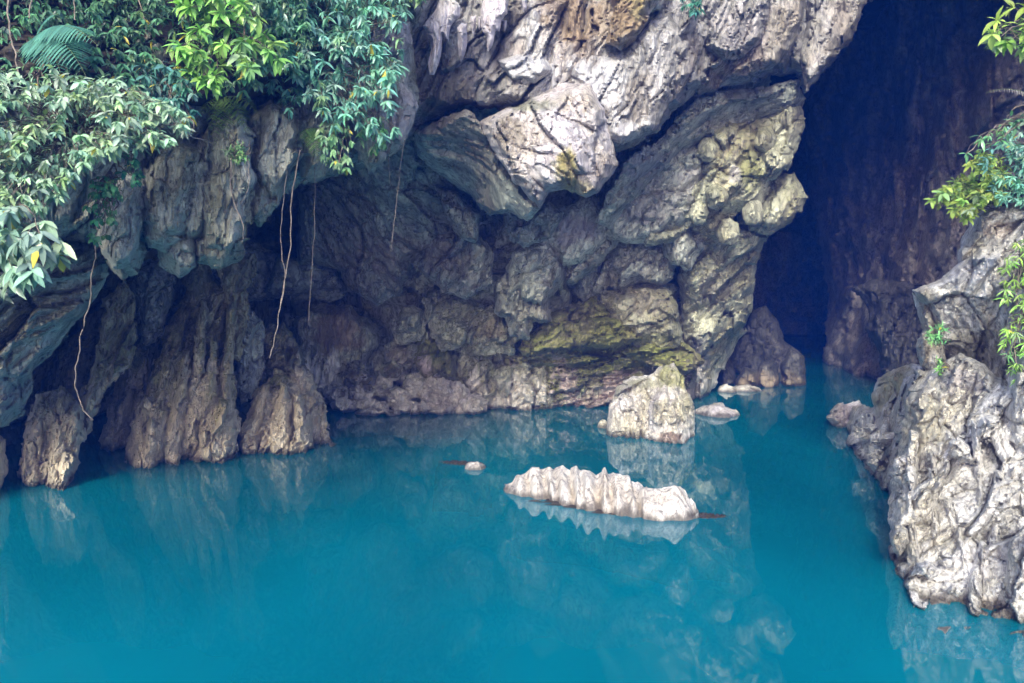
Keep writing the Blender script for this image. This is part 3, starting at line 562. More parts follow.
env = np.interp(u, [-.03, 0, .04, .12, .25, .4, .55, .68, .74, .82, .92, 1.0, 1.03], [-.3, .08, .26, .42, .54, .52, .60, .50, .36, .42, .50, .20, -.3])
wd = np.interp(u, [-.03, 0, .1, .5, .75, .9, 1.0, 1.03], [.02, .25, .50, .62, .50, .50, .3, .05])
vv = v + .10 * fbm(u * 9, v * 2, 11, 3)
q = np.clip(1 - np.abs(vv) ** 2.0, -1, 1)
prof = np.where(q > 0, np.abs(q) ** .6, q)
front = np.clip((.30 - v) / 1.0, 0, 1)
z = env * prof * (1 - front * .50 * (1 - lobe)) * (.90 + .10 * lobe) * (1 + .42 * fbm(u * 6, v * 1.2, 15, 3)) + .035 * lobe2 + .03 * fbm(u * 26, v * 6, 13, 3)
z = np.where(np.abs(v) > 1.15, -.5, z)
wsc = wd * (.86 + .20 * lobe)
P_ = A_[None, None] + e1 * (u * ln)[..., None] + e2 * (v * wsc + .10 * np.sin(u * 6.5) + .06 * fbm(u * 5, v * 0 + .5, 51, 2))[..., None]
V = np.stack([P_[..., 0], P_[..., 1], z], -1).reshape(-1, 3)
r_, c_ = u.shape; I = np.arange(r_ * c_).reshape(r_, c_)
Fq = np.stack([I[:-1, :-1], I[:-1, 1:], I[1:, 1:], I[1:, :-1]], -1).reshape(-1, 4)
tint = np.zeros((len(V), 4)); pit = np.clip((.62 - lobe + .5 * fbm(u * 14, v * 2, 61, 3)) * 1.8, 0, 1) * np.clip(1.3 - z / .42, 0, 1) * (v < .2)
tint[:, :3] = (.40, .32, .22); tint[:, 3] = (pit * .75).ravel()
tag(mesh_obj('fluted_rock', V, Fq, M['white'], tint=tint, sharp=45), 'long low white rock with rounded flutes lying in the water in the foreground', 'rock')
flatrock('small_rock', 'small white stone tip in the water left of the long fluted rock', 475, 468, 22, .14, .22, M['white'], 44, rotz=-.35)
m, nt = nt_mat('submerged_brown_stone'); n = N(nt); b = n('ShaderNodeBsdfPrincipled'); b.inputs['Base Color'].default_value = (.045, .038, .030, 1); b.inputs['Roughness'].default_value = .3
o_ = n('ShaderNodeOutputMaterial'); n.l(b.outputs[0], o_.inputs[0]); M['sub'] = m
def submerged(label, x, y, wpx, dep, seed, rotz=0):
    D = float(Dw(y)); c = world(x, y, D); hw = wpx / 2 * D / F
    u, v = np.meshgrid(np.linspace(-1, 1, 48), np.linspace(-1, 1, 30)); r = np.hypot(u, v) * (1 + .25 * fbm(u * 2, v * 2, seed, 3))
    h = .030 - .045 * r ** 3 - .09 * np.abs(fbm(u * 3, v * 3, seed + 1, 4)) + .04 * fbm(u * 7, v * 7, seed + 2, 2) - np.clip(r - .85, 0, 1) * 2
    cr, sr = math.cos(rotz), math.sin(rotz)
    V = np.stack([c[0] + u * hw * cr - v * dep * sr, D + u * hw * sr + v * dep * cr, h], -1).reshape(-1, 3); R_, C_ = u.shape; I = np.arange(R_ * C_).reshape(R_, C_)
    per = np.r_[I[0, :], I[1:, -1], I[-1, -2::-1], I[-2:0:-1, 0]]
    V = np.vstack([V, [[c[0], D, -2]]]); tris = np.stack([np.roll(per, -1), per, np.full(len(per), len(V) - 1)], -1)
    tag(mesh_obj('sunken_rock', V, np.stack([I[:-1, :-1], I[:-1, 1:], I[1:, 1:], I[1:, :-1]], -1).reshape(-1, 4), M['sub'], tris=tris), label, 'rock', 'brown rocks awash at the water surface')
submerged('sunken brown rock trailing from the right end of the long fluted rock', 706, 516, 52, .20, 5, -.1)
submerged('sunken brown rock left of the long fluted rock, behind the small white tip', 462, 463, 56, .30, 6, -.3)
submerged('sunken brown rock along the front foot of the long fluted rock', 604, 506, 186, .66, 7, -.42)

# ================================================================ RIGHT BANK
rb = empty('right_bank_rock', world(960, 600, 11), 'tall craggy pale limestone bank filling the right edge of the photograph', 'rock bank')
def wl(x, y): return (x, y, float(Dw(y)))
rock('bank_tail', [(905,372),(888,396),(872,410),(852,404),(846,420),(852,444),(868,470),(882,486),(893,512),(900,560),(930,560),(930,380)],
     [wl(850,442),wl(868,470),wl(893,514),(880,410,19.0),(920,400,14.5),(925,540,11.9)], M['right'], R=.8, w=14, T=2, ang=20, L=.6, st=1.6, a=(.2,.36,.05,.04), s=1.4, rag=3.5, parent=rb)
rock('bank_face', [(1300,330),(1100,380),(1010,380),(950,366),(920,372),(906,400),(900,440),(892,480),(890,510),(888,545),(893,575),(905,600),(905,680),(1024,760),(1300,800)],
     [(890,560,10.95),(905,598,10.05),wl(960,610),wl(1024,624),wl(1150,640),(905,420,13.0),(950,390,12.6),(1024,400,11.3),(960,500,11.0),(895,500,11.9),(1150,400,9.8)], M['right'], R=.8, w=18, T=2.5, ang=84, L=.75, st=1.7, a=(.3,.30,.08,.03), s=1.4, rag=3.5, parent=rb,
     stain_shade=[(925,420,26,30,(.50,.46,.34),.6),(980,604,60,12,(.28,.22,.15),.6),(1000,560,40,30,(.52,.46,.42),.3)])
for (x0, y0, x1, y1, wd_, D_) in ((915,430,905,560,9,11.6),(932,450,938,580,8,11.2),(975,420,985,560,8,11.0),(1000,470,996,590,9,10.4),(950,500,968,600,10,10.5),(912,520,915,596,9,10.7),(984,540,976,606,9,10.1)):
    rock('bank_rib', [(x0-wd_*.5,y0),(x0+wd_*.5,y0+3),(x1+wd_,y1-20),(x1+wd_*.7,y1+4+(50 if y1>570 else 0)),(x1-wd_*.8,y1+(50 if y1>570 else 0)),(x1-wd_,y1-30)], [(x0,y0,D_+.35),(x1,y1,D_-.25)], M['right'], R=.28, w=6, T=.5, ang=88, L=.28, st=2, a=(.08,.16,.05,.03), s=1.3, rag=3, parent=rb)
for (x0, y0, rx, ry, D_) in ((905,470,14,18,12.0),(925,500,13,16,11.2),(1008,520,16,22,10.6),(965,450,18,16,11.5),(900,540,10,16,10.9),(925,575,16,14,10.2),(988,430,16,15,11.2),(950,560,14,16,10.5),(960,592,22,10,9.95),(1018,470,12,22,10.9),(885,440,14,10,16.2),(868,432,14,9,18.3),(878,462,12,12,15.8)):
    t = np.linspace(0, 2 * math.pi, 8)[:-1] + x0
    rock('bank_block', np.stack([x0 + rx * np.cos(t), y0 + ry * np.sin(t)], -1), [(x0, y0, D_)], M['right'], R=.3, w=rx * .7, T=.5, ang=(x0 * 37) % 180, L=.35, st=1.6, a=(.1,.30,.05,.03), s=1.3, rag=4, parent=rb)
rock('upper_block', [(1240,180),(1060,190),(1030,198),(1000,203),(978,212),(960,240),(956,262),(980,290),(1040,320),(1240,330)], [(980,230,12.9),(1040,260,11.8),(1200,250,9)], M['right'], R=.8, w=16, T=1.8, ang=35, L=.6, st=3, a=(.2,.26,.14,.03), s=1.6, rag=2.5, parent=rb, stain_shade=[(1000,230,26,10,(.45,.35,.28),.5)])
rock('jutting_block', [(912,290),(940,278),(958,262),(980,246),(1024,240),(1100,250),(1100,380),(1020,400),(980,385),(952,372),(938,352),(930,330),(926,312)], [(915,290,13.6),(960,262,13.0),(1020,260,11.9),(960,350,14.0),(1020,370,12.4),(940,310,13.3)], M['right'], R=.7, w=14, T=1.5, ang=50, L=.6, st=2.2, a=(.25,.26,.14,.03), s=1.5, rag=2, parent=rb,
     stain_shade=[(975,350,30,30,(.24,.22,.14),.75),(960,270,40,18,(.60,.60,.66),.6),(925,296,10,10,(.5,.44,.33),.7)])  # dark olive patch paints the shade under the overhanging block
rock('side_block', [(912,292),(932,300),(942,330),(946,360),(934,380),(920,366),(916,346),(922,330),(916,310)], [(930,340,13.8)], M['right'], R=.5, w=9, T=.8, ang=85, L=.3, st=2, a=(.15,.16,.08,.02), s=1.4, rag=2.5, parent=rb, stain_shade=[(928,330,14,34,(.42,.37,.28),.8)])
rock('yellow_block', [(871,396),(878,378),(892,370),(912,362),(924,366),(920,400),(904,424),(888,436),(874,418)], [(890,395,18.2),(915,385,17.0)], M['right'], R=.8, w=12, T=1, ang=60, L=.5, st=2, a=(.15,.16,.08,.02), s=1.4, rag=2, parent=rb, stain_shade=[(893,395,26,30,(.50,.45,.24),.85)])
rock('mid_block', [(934,398),(944,362),(960,354),(985,364),(1000,380),(1002,404),(980,416),(955,420),(936,440),(920,444),(926,420)], [(950,380,12.6),(990,395,12.1)], M['right'], R=.5, w=11, T=.9, ang=60, L=.4, st=1.8, a=(.18,.24,.1,.03), s=1.4, rag=2, parent=rb, stain_shade=[(960,385,30,20,(.58,.54,.56),.6)])
rock('mid_block', [(896,420),(912,396),(930,388),(940,404),(930,436),(910,450),(894,442)], [(915,420,14.8)], M['right'], R=.5, w=11, T=.9, ang=30, L=.35, st=1.8, a=(.15,.2,.1,.03), s=1.4, rag=2, parent=rb, stain_shade=[(915,405,20,14,(.40,.40,.44),.5)])
rock('corner_block', [(1003,420),(1008,380),(1020,350),(1060,330),(1200,340),(1200,480),(1040,470),(1010,450)], [(1020,400,10.9),(1150,400,9)], M['right'], R=.5, w=12, T=1.2, ang=75, L=.5, st=2, a=(.15,.2,.1,.02), s=1.6, rag=2, parent=rb)
rock('bank_foot', [(1004,640),(1002,590),(1010,540),(1030,520),(1200,540),(1200,760),(1010,720)], [(1020,600,Dw(626)),(1020,640,Dw(626)),(1180,640,8.4)], M['right'], R=.4, w=12, T=1.2, ang=80, L=.4, st=2, a=(.12,.16,.08,.02), s=1.6, rag=2, parent=rb)
G3 = 'pale rocks trailing off the far end of the right bank'
blk('rock_block', [(829,418),(840,406),(858,402),(872,412),(876,430),(862,440),(852,440),(846,455),(836,450),(838,430)], [(850,415,Dw(428))], 'right', 'pinkish wedge shaped rock at the far tip of the right bank', [(850,415,26,14,(.46,.39,.42),.8)], R=.5, w=9, L=.4, a=(.15,.18,.06,.02), cat='rock', group=G3)
blk('rock_block', [(848,444),(856,428),(880,424),(896,440),(896,470),(884,490),(868,480),(856,462)], [(852,446,Dw(448)-.2),(885,470,Dw(480)-.1)], 'right', 'pale stepped rock low at the water in front of the yellow block', R=.5, w=10, L=.35, a=(.15,.24,.08,.02), ang=160, cat='rock', group=G3)
# ================================================================ PLANTS
def leaf_mat(name, rough=.42):
    m, nt = nt_mat(name); n = N(nt)
    at = n('ShaderNodeAttribute', attribute_name='tint')
    b = n('ShaderNodeBsdfPrincipled'); b.inputs['Roughness'].default_value = rough; b.inputs['Specular IOR Level'].default_value = .5
    n.l(at.outputs['Color'], b.inputs['Base Color'])
    t = n('ShaderNodeBsdfTranslucent'); n.l(n.mix(1.0, at.outputs['Color'], (1.0, 1.15, .55), 'MULTIPLY'), t.inputs[0])
    mx = n('ShaderNodeMixShader'); mx.inputs[0].default_value = .28; n.l(b.outputs[0], mx.inputs[1]); n.l(t.outputs[0], mx.inputs[2])
    o = n('ShaderNodeOutputMaterial'); n.l(mx.outputs[0], o.inputs[0]); return m
def bark_mat(name, c1, c2):
    m, nt = nt_mat(name); n = N(nt); geo = n('ShaderNodeNewGeometry'); q = n('ShaderNodeTexNoise'); q.inputs['Scale'].default_value = 14; q.inputs['Detail'].default_value = 3
    n.l(geo.outputs['Position'], q.inputs[0]); b = n('ShaderNodeBsdfPrincipled'); b.inputs['Roughness'].default_value = .8
    n.l(n.mix(n.rng(q.outputs[0], .35, .65), c1, c2), b.inputs['Base Color']); o = n('ShaderNodeOutputMaterial'); n.l(b.outputs[0], o.inputs[0]); return m
M['leaf'] = leaf_mat('glossy_leaf', .32); M['soft'] = leaf_mat('soft_leaf', .6)
M['twig'] = bark_mat('pale_brown_twig', (.10, .08, .06), (.22, .18, .14)); M['dark_twig'] = bark_mat('dark_brown_stem', (.07, .05, .04), (.17, .13, .10))

def leaf_geo(P, Dr, Nn, Ln, Wd, C, droop=.25, shape=(.06, .36, .5, .34, .02)):
    """P points, Dr directions, Nn facing, Ln lengths, Wd widths (ratio), C colours"""
    P, Dr, Nn = (np.asarray(x, float) for x in (P, Dr, Nn)); n = len(P)
    Dr = Dr / np.linalg.norm(Dr, axis=1, keepdims=True)
    S = np.cross(Dr, Nn); S /= np.maximum(np.linalg.norm(S, axis=1, keepdims=True), 1e-6); U = np.cross(S, Dr)
    Ln = np.asarray(Ln)[:, None]; Wd = np.asarray(Wd)[:, None] * Ln
    T = np.array([0, .18, .45, .75, 1.0]); V = np.zeros((n, 15, 3))
    for i, (t, h) in enumerate(zip(T, shape)):
        c = P + Dr * Ln * t - U * Ln * droop * t * t
        V[:, i * 3 + 1] = c
        V[:, i * 3] = c + S * Wd * h + U * Wd * h * .28
        V[:, i * 3 + 2] = c - S * Wd * h + U * Wd * h * .28
    base = (np.arange(n) * 15)[:, None]
    q = []
    for i in range(4):
        for j in range(2): q.append([i * 3 + j, i * 3 + 3 + j, i * 3 + 4 + j, i * 3 + 1 + j])
    Fq = (base[:, None] + np.array(q)[None]).reshape(-1, 4)
    C4 = np.ones((n, 15, 4)); C4[:, :, :3] = np.asarray(C)[:, None]; C4[:, 1::3, :3] *= 1.18
    return V.reshape(-1, 3), Fq, C4.reshape(-1, 4)
def tube_geo(paths, r0, r1, k=5):
    VV = []; FF = []; o = 0
    for pi_, p in enumerate(paths):
        p = np.asarray(p, float); n = len(p); t = np.gradient(p, axis=0); t /= np.maximum(np.linalg.norm(t, axis=1, keepdims=True), 1e-9)
        ref = np.where(np.abs(t[:, 2:3]) > .9, np.array([[1., 0, 0]]), np.array([[0, 0, 1.]]))
        a = np.cross(t, ref); a /= np.linalg.norm(a, axis=1, keepdims=True); b = np.cross(t, a)
        ra = r0[pi_] if np.ndim(r0) else r0; rb_ = r1[pi_] if np.ndim(r1) else r1
        r = np.linspace(ra, rb_, n)[:, None, None]; an = np.arange(k) * 2 * math.pi / k
        V = p[:, None] + r * (a[:, None] * np.cos(an)[None, :, None] + b[:, None] * np.sin(an)[None, :, None])
        VV.append(V.reshape(-1, 3)); I = o + np.arange(n * k).reshape(n, k); J = np.roll(I, -1, 1)
        FF.append(np.stack([I[:-1], J[:-1], J[1:], I[1:]], -1).reshape(-1, 4)); o += n * k
    return np.vstack(VV), np.vstack(FF)
def inpoly(poly, n, rs, clump=0, sd=0):
    poly = np.asarray(poly, float); lo, hi = poly.min(0), poly.max(0); out = []
    while len(out) < n:
        q = rs.uniform(lo, hi, (n * 3, 2)); ok = sdf_poly(q, poly) > 0
        if clump: ok &= (fbm(q[:, 0] / 26, q[:, 1] / 26, sd + 3, 2) + rs.uniform(-.22, .22, len(q))) > (clump - .5) * .6
        out += list(q[ok])
    return np.array(out[:n])
YMIX = [(.30,.40,.14),(.10,.22,.16),(.36,.42,.36)]
def shrub(label, poly, D, hubs, tips, ll, wr, col, seed, cat='shrub', per=7, droop=.35, jit=.5, var=.35, mat='leaf', along=3, name='leafy_shrub', group=None, thick=.008, hang=0.4, twig='twig', yel=.012, clump=.45, spread=1.0, parent=None, kind=None, lift=.25, dslope=0.0, stems=True):
    rs = np.random.RandomState(seed)
    T2 = inpoly(poly, tips, rs, clump, seed)
    Dt = D + rs.uniform(-jit, jit * .6, tips) + dslope * (T2[:, 0] - T2[:, 0].mean())
    T = world(T2[:, 0], T2[:, 1], Dt)
    HB = np.array([world(*h) for h in hubs])
    LP = []; LD = []; LN = []; LL = []; LC = []; paths = []; rr = []
    col = np.array(col)
    for i in range(tips):
        t = T[i]; h = HB[np.argmin(np.linalg.norm(HB - t, axis=1) + rs.uniform(0, .5, len(HB)))]
        d = t - h; L = np.linalg.norm(d)
        st = h + d * rs.uniform(0, .55)
        mid = (st + t) / 2 + np.array([rs.normal(0, .10), rs.normal(0, .08), lift * L * .5 + rs.normal(0, .06)])
        s_ = np.linspace(0, 1, 7)[:, None]
        pth = (1 - s_)**2 * st + 2 * s_ * (1 - s_) * mid + s_**2 * t
        pth[1:-1] += rs.normal(0, .012, (5, 3))
        paths.append(pth); rr.append(thick * rs.uniform(.5, 1.1))
        end = pth[-1] - pth[-2]; end = end / max(np.linalg.norm(end), 1e-6) + np.array([0, -.35, -hang])
        end /= np.linalg.norm(end)
        shade = rs.uniform(1 - var, 1 + var); cc = col * shade * (1 + rs.uniform(-.12, .12, 3))
        if rs.rand() < .22: cc = .5 * cc + .5 * np.array(YMIX[rs.randint(3)]) * col.mean() / .25
        a0 = rs.uniform(0, 6.28)
        s1 = np.cross(end, (0.1, 0.2, 1)); s1 /= np.linalg.norm(s1); s2 = np.cross(end, s1)
        m_ = per + rs.randint(-1, 2)
        for k in range(m_):
            an = a0 + k * 2.4; out = s1 * math.cos(an) + s2 * math.sin(an)
            dr = end * rs.uniform(.25, .9) + out * rs.uniform(.6, 1.1) * spread + np.array([0, 0, -hang * rs.uniform(0, 1)])
            LP.append(t + end * rs.uniform(-.25, .05) * ll); LD.append(dr); LN.append(np.array([rs.normal(0, .3), -.45, 1]) + end * .3)
            LL.append(ll * rs.uniform(.4, 1.25)); LC.append(np.array([.5, .42, .06]) if rs.rand() < yel else cc * rs.uniform(.75, 1.25))
        for k in range(along):
            q = rs.uniform(.45, .95); pp = pth[int(q * 6)]
            out = rs.normal(0, 1, 3); out[2] -= hang; out[1] -= .3
            LP.append(pp); LD.append(out); LN.append((rs.normal(0, .3), -.4, 1)); LL.append(ll * rs.uniform(.5, 1)); LC.append(cc * rs.uniform(.7, 1.1))
    V, Fq, C = leaf_geo(LP, LD, LN, LL, np.full(len(LP), wr) * rs.uniform(.8, 1.2, len(LP)), np.clip(LC, 0, .8), droop)
    if kind == 'stuff':
        return tag(mesh_obj(name, V, Fq, M[mat], tint=C), kind='stuff')
    e = empty(name, HB[0], label, cat, group)
    mesh_obj('leaves', V, Fq, M[mat], e, tint=C)
    Vt, Ft = tube_geo(paths, np.array(rr), np.array(rr) * .4, 4)
    mesh_obj('twigs', Vt, Ft, M[twig], e)
    # main stems from hub to hub
    ps = []
    for h in HB:
        for _ in range(3):
            t = T[rs.randint(tips)]; s_ = np.linspace(0, 1, 12)[:, None]
            md = (h + t) / 2 + rs.normal(0, .18, 3) + np.array([0, -.05, .15])
            pp = (1 - s_)**2 * h + 2 * s_ * (1 - s_) * md + s_**2 * t; pp[1:-1] += rs.normal(0, .015, (10, 3)); ps.append(pp)
    if stems:
        Vt, Ft = tube_geo(ps, thick * 1.8, thick * .7, 5); mesh_obj('stem', Vt, Ft, M[twig], e)
    return e
PALE = (.27, .40, .27); TEA = (.16, .36, .27); YG = (.24, .36, .06); GRN = (.07, .22, .09)
# a bank of soil and dark undergrowth above the left cliff
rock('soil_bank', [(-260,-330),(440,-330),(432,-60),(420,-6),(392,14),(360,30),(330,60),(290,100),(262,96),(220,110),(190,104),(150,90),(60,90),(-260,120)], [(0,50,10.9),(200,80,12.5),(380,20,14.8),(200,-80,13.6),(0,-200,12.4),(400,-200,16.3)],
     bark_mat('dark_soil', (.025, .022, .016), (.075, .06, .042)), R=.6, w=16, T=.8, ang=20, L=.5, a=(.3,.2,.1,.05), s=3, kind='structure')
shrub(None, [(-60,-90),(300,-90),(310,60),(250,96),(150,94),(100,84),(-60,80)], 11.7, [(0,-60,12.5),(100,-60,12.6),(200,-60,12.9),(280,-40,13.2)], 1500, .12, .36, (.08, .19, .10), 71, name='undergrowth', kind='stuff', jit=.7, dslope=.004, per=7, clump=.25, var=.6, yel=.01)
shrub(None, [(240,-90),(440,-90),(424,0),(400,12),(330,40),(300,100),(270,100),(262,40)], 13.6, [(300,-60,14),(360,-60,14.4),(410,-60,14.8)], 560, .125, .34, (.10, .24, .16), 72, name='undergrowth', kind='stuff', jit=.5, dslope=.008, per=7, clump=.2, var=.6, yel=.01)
shrub('sprawling pale green shrub with tangled bare twigs hanging over the far left cliff', [(-60,80),(20,70),(60,68),(110,78),(155,92),(188,118),(186,138),(150,150),(112,152),(80,170),(60,200),(20,222),(-60,240)], 10.1, [(40,70,10.9),(110,90,11.3),(-10,110,10.6),(70,130,10.8),(150,100,11.8)], 520, .13, .38, PALE, 101, jit=.55, dslope=.006, clump=.42, along=4, group=None, hang=.5)
shrub('broad leaved grey green plant drooping at the left edge below the sprawling shrub', [(-60,212),(10,206),(36,206),(62,236),(62,258),(28,276),(6,288),(-60,300)], 9.3, [(10,215,9.9),(35,225,10.0)], 60, .23, .34, (.22, .33, .25), 102, cat='plant', name='broad_leaved_plant', jit=.3, hang=.8, clump=0, per=7, along=2)
shrub('trailing creeper of small round green leaves under the sprawling shrub', [(92,186),(112,182),(122,196),(112,226),(104,244),(90,240),(84,214)], 10.9, [(110,170,11.2)], 46, .085, .75, GRN, 103, cat='creeper', name='creeper', jit=.2, hang=.6, clump=0, per=4, along=2)
shrub('little spray of rounded leaves at the right tip of the sprawling shrub', [(120,170),(136,150),(142,182),(128,190)], 10.9, [(120,150,11.2)], 14, .10, .6, (.06,.22,.13), 113, cat='creeper', name='creeper', jit=.2, clump=0, per=4)
shrub('dull teal bush between the sprawling pale shrub and the bright green shrub', [(110,66),(150,62),(186,72),(200,100),(186,128),(150,110),(118,92)], 11.2, [(150,66,11.9),(180,90,12.2)], 60, .13, .36, (.07,.19,.15), 114, jit=.35, clump=0)
shrub('bright yellow green shrub with rosettes of broad leaves at the top of the left cliff', [(172,-10),(200,-30),(250,-20),(262,20),(286,46),(282,62),(256,70),(232,66),(214,84),(188,76),(164,56),(166,44),(190,30)], 11.4, [(215,90,12.6),(220,40,12.2),(240,0,12.2)], 84, .20, .38, (.21,.40,.09), 104, jit=.45, clump=0, hang=.15, per=8, along=1, twig='dark_twig')
shrub('large teal green shrub spilling over the cliff beside the overhang', [(262,0),(300,-30),(396,-30),(408,10),(400,40),(408,70),(392,96),(398,128),(380,150),(360,150),(352,118),(330,130),(318,104),(292,116),(276,100),(300,80),(276,60)], 13.0, [(310,-10,14),(360,0,14.4),(340,50,14),(390,30,14.7),(310,80,13.9)], 360, .165, .32, TEA, 105, jit=.6, dslope=.004, clump=.42, hang=.45)
shrub('spray of pale whitish green leaves dangling from the bottom of the teal shrub', [(318,118),(340,112),(350,132),(354,160),(340,176),(326,164),(316,150)], 13.0, [(345,100,13.7)], 34, .13, .42, (.17,.30,.15), 106, jit=.25, clump=0, hang=.9, name='dangling_spray', cat='plant')
shrub('short green spray on the cliff edge just left of the pale stone flake', [(360,128),(384,122),(390,142),(378,160),(362,150)], 13.7, [(375,110,14.3)], 22, .13, .36, (.12,.27,.10), 116, jit=.2, clump=0, hang=.7, name='dangling_spray', cat='plant')
shrub('small leafy sprig at the top edge left of the white stalactites', [(330,-20),(380,-24),(428,-14),(424,6),(398,14),(370,12),(340,8)], 14.2, [(380,-30,15)], 48, .14, .36, (.17,.29,.11), 107, jit=.3, clump=0, cat='plant', name='leafy_sprig')
shrub('tiny teal sprig growing from the seam at the top of the overhang', [(680,-14),(696,-16),(702,8),(690,20),(682,8)], 18.0, [(690,-20,18.6)], 26, .13, .34, (.06,.20,.14), 117, jit=.2, clump=0, cat='plant', name='leafy_sprig')
shrub('yellow green shrub leaning out over the top of the right bank', [(930,204),(944,186),(962,172),(976,156),(1000,150),(1010,176),(1002,200),(980,206),(966,222),(950,212)], 12.5, [(1010,208,13.2),(1000,190,13.2)], 130, .125, .5, (.30,.42,.09), 108, jit=.4, clump=0, hang=.1, per=6)
shrub('soft blue green bush filling the right edge above the bank rock', [(984,160),(1000,132),(1030,112),(1120,110),(1120,215),(1030,208),(1000,205),(990,190)], 12.4, [(1040,214,13.2),(1060,180,13.2)], 460, .11, .34, (.15,.36,.27), 109, jit=.45, clump=.3, hang=.2)
shrub('broad yellow green leaves entering at the top right corner', [(988,22),(1004,6),(1060,-10),(1100,30),(1080,64),(1030,60),(1006,50),(992,48)], 9.8, [(1060,60,10.2),(1080,20,10.2)], 34, .17, .42, (.24,.36,.08), 110, jit=.35, clump=0, hang=.15, per=7, cat='branch', name='leafy_branch')
shrub('thin twig of paired green leaves against the dark cave wall', [(962,150),(990,132),(1030,112),(1034,122),(1000,142),(966,158)], 10.6, [(1040,108,10.7)], 15, .13, .3, (.12,.27,.13), 118, jit=.1, clump=0, hang=.1, per=3, along=2, cat='branch', name='leafy_branch')
shrub('bright green narrow leaved plant growing down the right edge of the bank rock', [(1003,270),(1016,236),(1060,240),(1060,380),(1016,384),(1002,350)], 11.1, [(1024,250,11.7),(1024,310,11.9),(1030,350,11.9)], 130, .12, .2, (.24,.44,.08), 111, jit=.25, clump=0, hang=.3, per=6, cat='plant', name='rock_plant', spread=.9)
shrub('small green tuft in the cleft of the jutting bank block', [(930,328),(942,322),(947,334),(938,346),(929,342)], 12.9, [(938,345,13.2)], 16, .10, .3, (.14,.34,.12), 112, jit=.15, clump=0, hang=0, per=5, cat='plant', name='rock_plant')
shrub('smaller green tuft low in the cleft beneath the other', [(934,362),(941,358),(943,372),(937,378)], 12.9, [(939,376,13.1)], 8, .08, .3, (.16,.36,.10), 119, jit=.1, clump=0, hang=0, per=5, cat='plant', name='rock_plant')
shrub('little tuft of pale leaves perched on the white topped bulb of the left cliff', [(224,150),(240,144),(250,148),(248,160),(232,160)], 12.1, [(238,162,12.4)], 24, .075, .4, (.16,.28,.10), 120, jit=.12, clump=0, hang=.1, per=5, cat='plant', name='rock_plant')

# ferns: every frond a part of its fern
def fern(label, base, tips, col, seed, nl=22, pw=.30, group=None):
    rs = np.random.RandomState(seed); e = empty('fern', world(*base), label, 'fern', group)
    B = world(*base)
    for tp in tips:
        T = world(*tp); L = np.linalg.norm(T - B); s_ = np.linspace(0, 1, 26)[:, None]; md = (B + T) / 2 + np.array([0, -.05, .28 * L])
        p = (1 - s_)**2 * B + 2 * s_ * (1 - s_) * md + s_**2 * T; tg = np.gradient(p, axis=0)
        LP = []; LD = []; LN = []; LL = []; LC = []
        side = np.cross(tg[13], (0, -.6, 1)); side /= np.linalg.norm(side)
        for i in range(nl):
            q = .12 + .86 * i / nl; j = int(q * 25); w = math.sin(math.pi * (q ** .7)) * pw * L + .01
            for sg in (-1, 1):
                t = tg[j] / np.linalg.norm(tg[j])
                LP.append(p[j]); LD.append(side * sg + t * .35 + np.array([0, 0, -.25])); LN.append((0, -.6, 1)); LL.append(w * rs.uniform(.85, 1.1)); LC.append(np.array(col) * rs.uniform(.7, 1.25))
        V, Fq, C = leaf_geo(LP, LD, LN, LL, np.full(len(LP), .15), LC, .2, (.3, .5, .42, .3, .03))
        Vt, Ft = tube_geo([p], .006, .002, 4); Ct = np.tile([.16, .20, .08, 1], (len(Vt), 1))
        mesh_obj('frond', np.vstack([V, Vt]), np.vstack([Fq, Ft + len(V)]), M['soft'], e, tint=np.vstack([C, Ct]))
fern('large teal fern with arching fronds at the top left', (38,38,10.8), [(98,46,10.1),(86,76,10.0),(64,84,10.0),(58,14,10.6)], (.06,.19,.14), 31)
fern('yellow green fern clinging to the cliff below the bright green shrub', (222,98,12.7), [(208,138,12.2),(196,122,12.2),(246,132,12.2),(228,146,12.1),(262,118,12.3),(252,140,12.2),(214,152,12.2)], (.15,.25,.05), 32, 13, .2)
fern('green fern between the teal shrub and the pale stone flake', (384,58,14.4), [(360,78,13.9),(372,92,13.8),(396,84,13.9),(404,70,14.1),(400,98,13.9),(384,110,13.9),(352,66,13.9)], (.12,.27,.07), 33, 14, .22)
fern('dim olive fern low on the cliff under the teal shrub', (314,128,13.3), [(304,152,13.0),(318,164,13.0),(298,142,13.0),(330,150,13.0)], (.10,.20,.05), 34, 16)
fern('small grey withered frond sticking out at the right edge above the bushes', (1046,108,10.3), [(986,93,10.2)], (.26,.24,.24), 35, 26, .12)

# hanging vines and roots
def vine(label, pts, r=.012, mat='twig', name='hanging_vine', seed=1, group=None, wig=.03):
    rs = np.random.RandomState(seed); c = world(*np.array(pts, float).T); n = len(c)
    t = np.linspace(0, n - 1, n * 9); i = np.clip(t.astype(int), 0, n - 2); f = t - i
    p0 = c[np.clip(i - 1, 0, n - 1)]; p1 = c[i]; p2 = c[i + 1]; p3 = c[np.clip(i + 2, 0, n - 1)]; f = f[:, None]
    P = .5 * ((2 * p1) + (-p0 + p2) * f + (2 * p0 - 5 * p1 + 4 * p2 - p3) * f**2 + (-p0 + 3 * p1 - 3 * p2 + p3) * f**3)
    k = np.arange(len(P)); P[:, 0] += wig * fbm(k / 5, k * 0 + .5, seed, 2); P[:, 1] += wig * fbm(k / 5, k * 0 + 3.5, seed, 2)
    V, Fq = tube_geo([P], r, r * .6, 6); tag(mesh_obj(name, V, Fq, M[mat]), label, 'vine', group)
vine('long brown vine hanging in front of the cave, reaching lowest toward the cone shaped pillar', [(300,150,13.2),(292,200,13.2),(290,250,13.1),(283,290,13.1),(277,330,13.1),(270,358,13.1)], .012, seed=1)
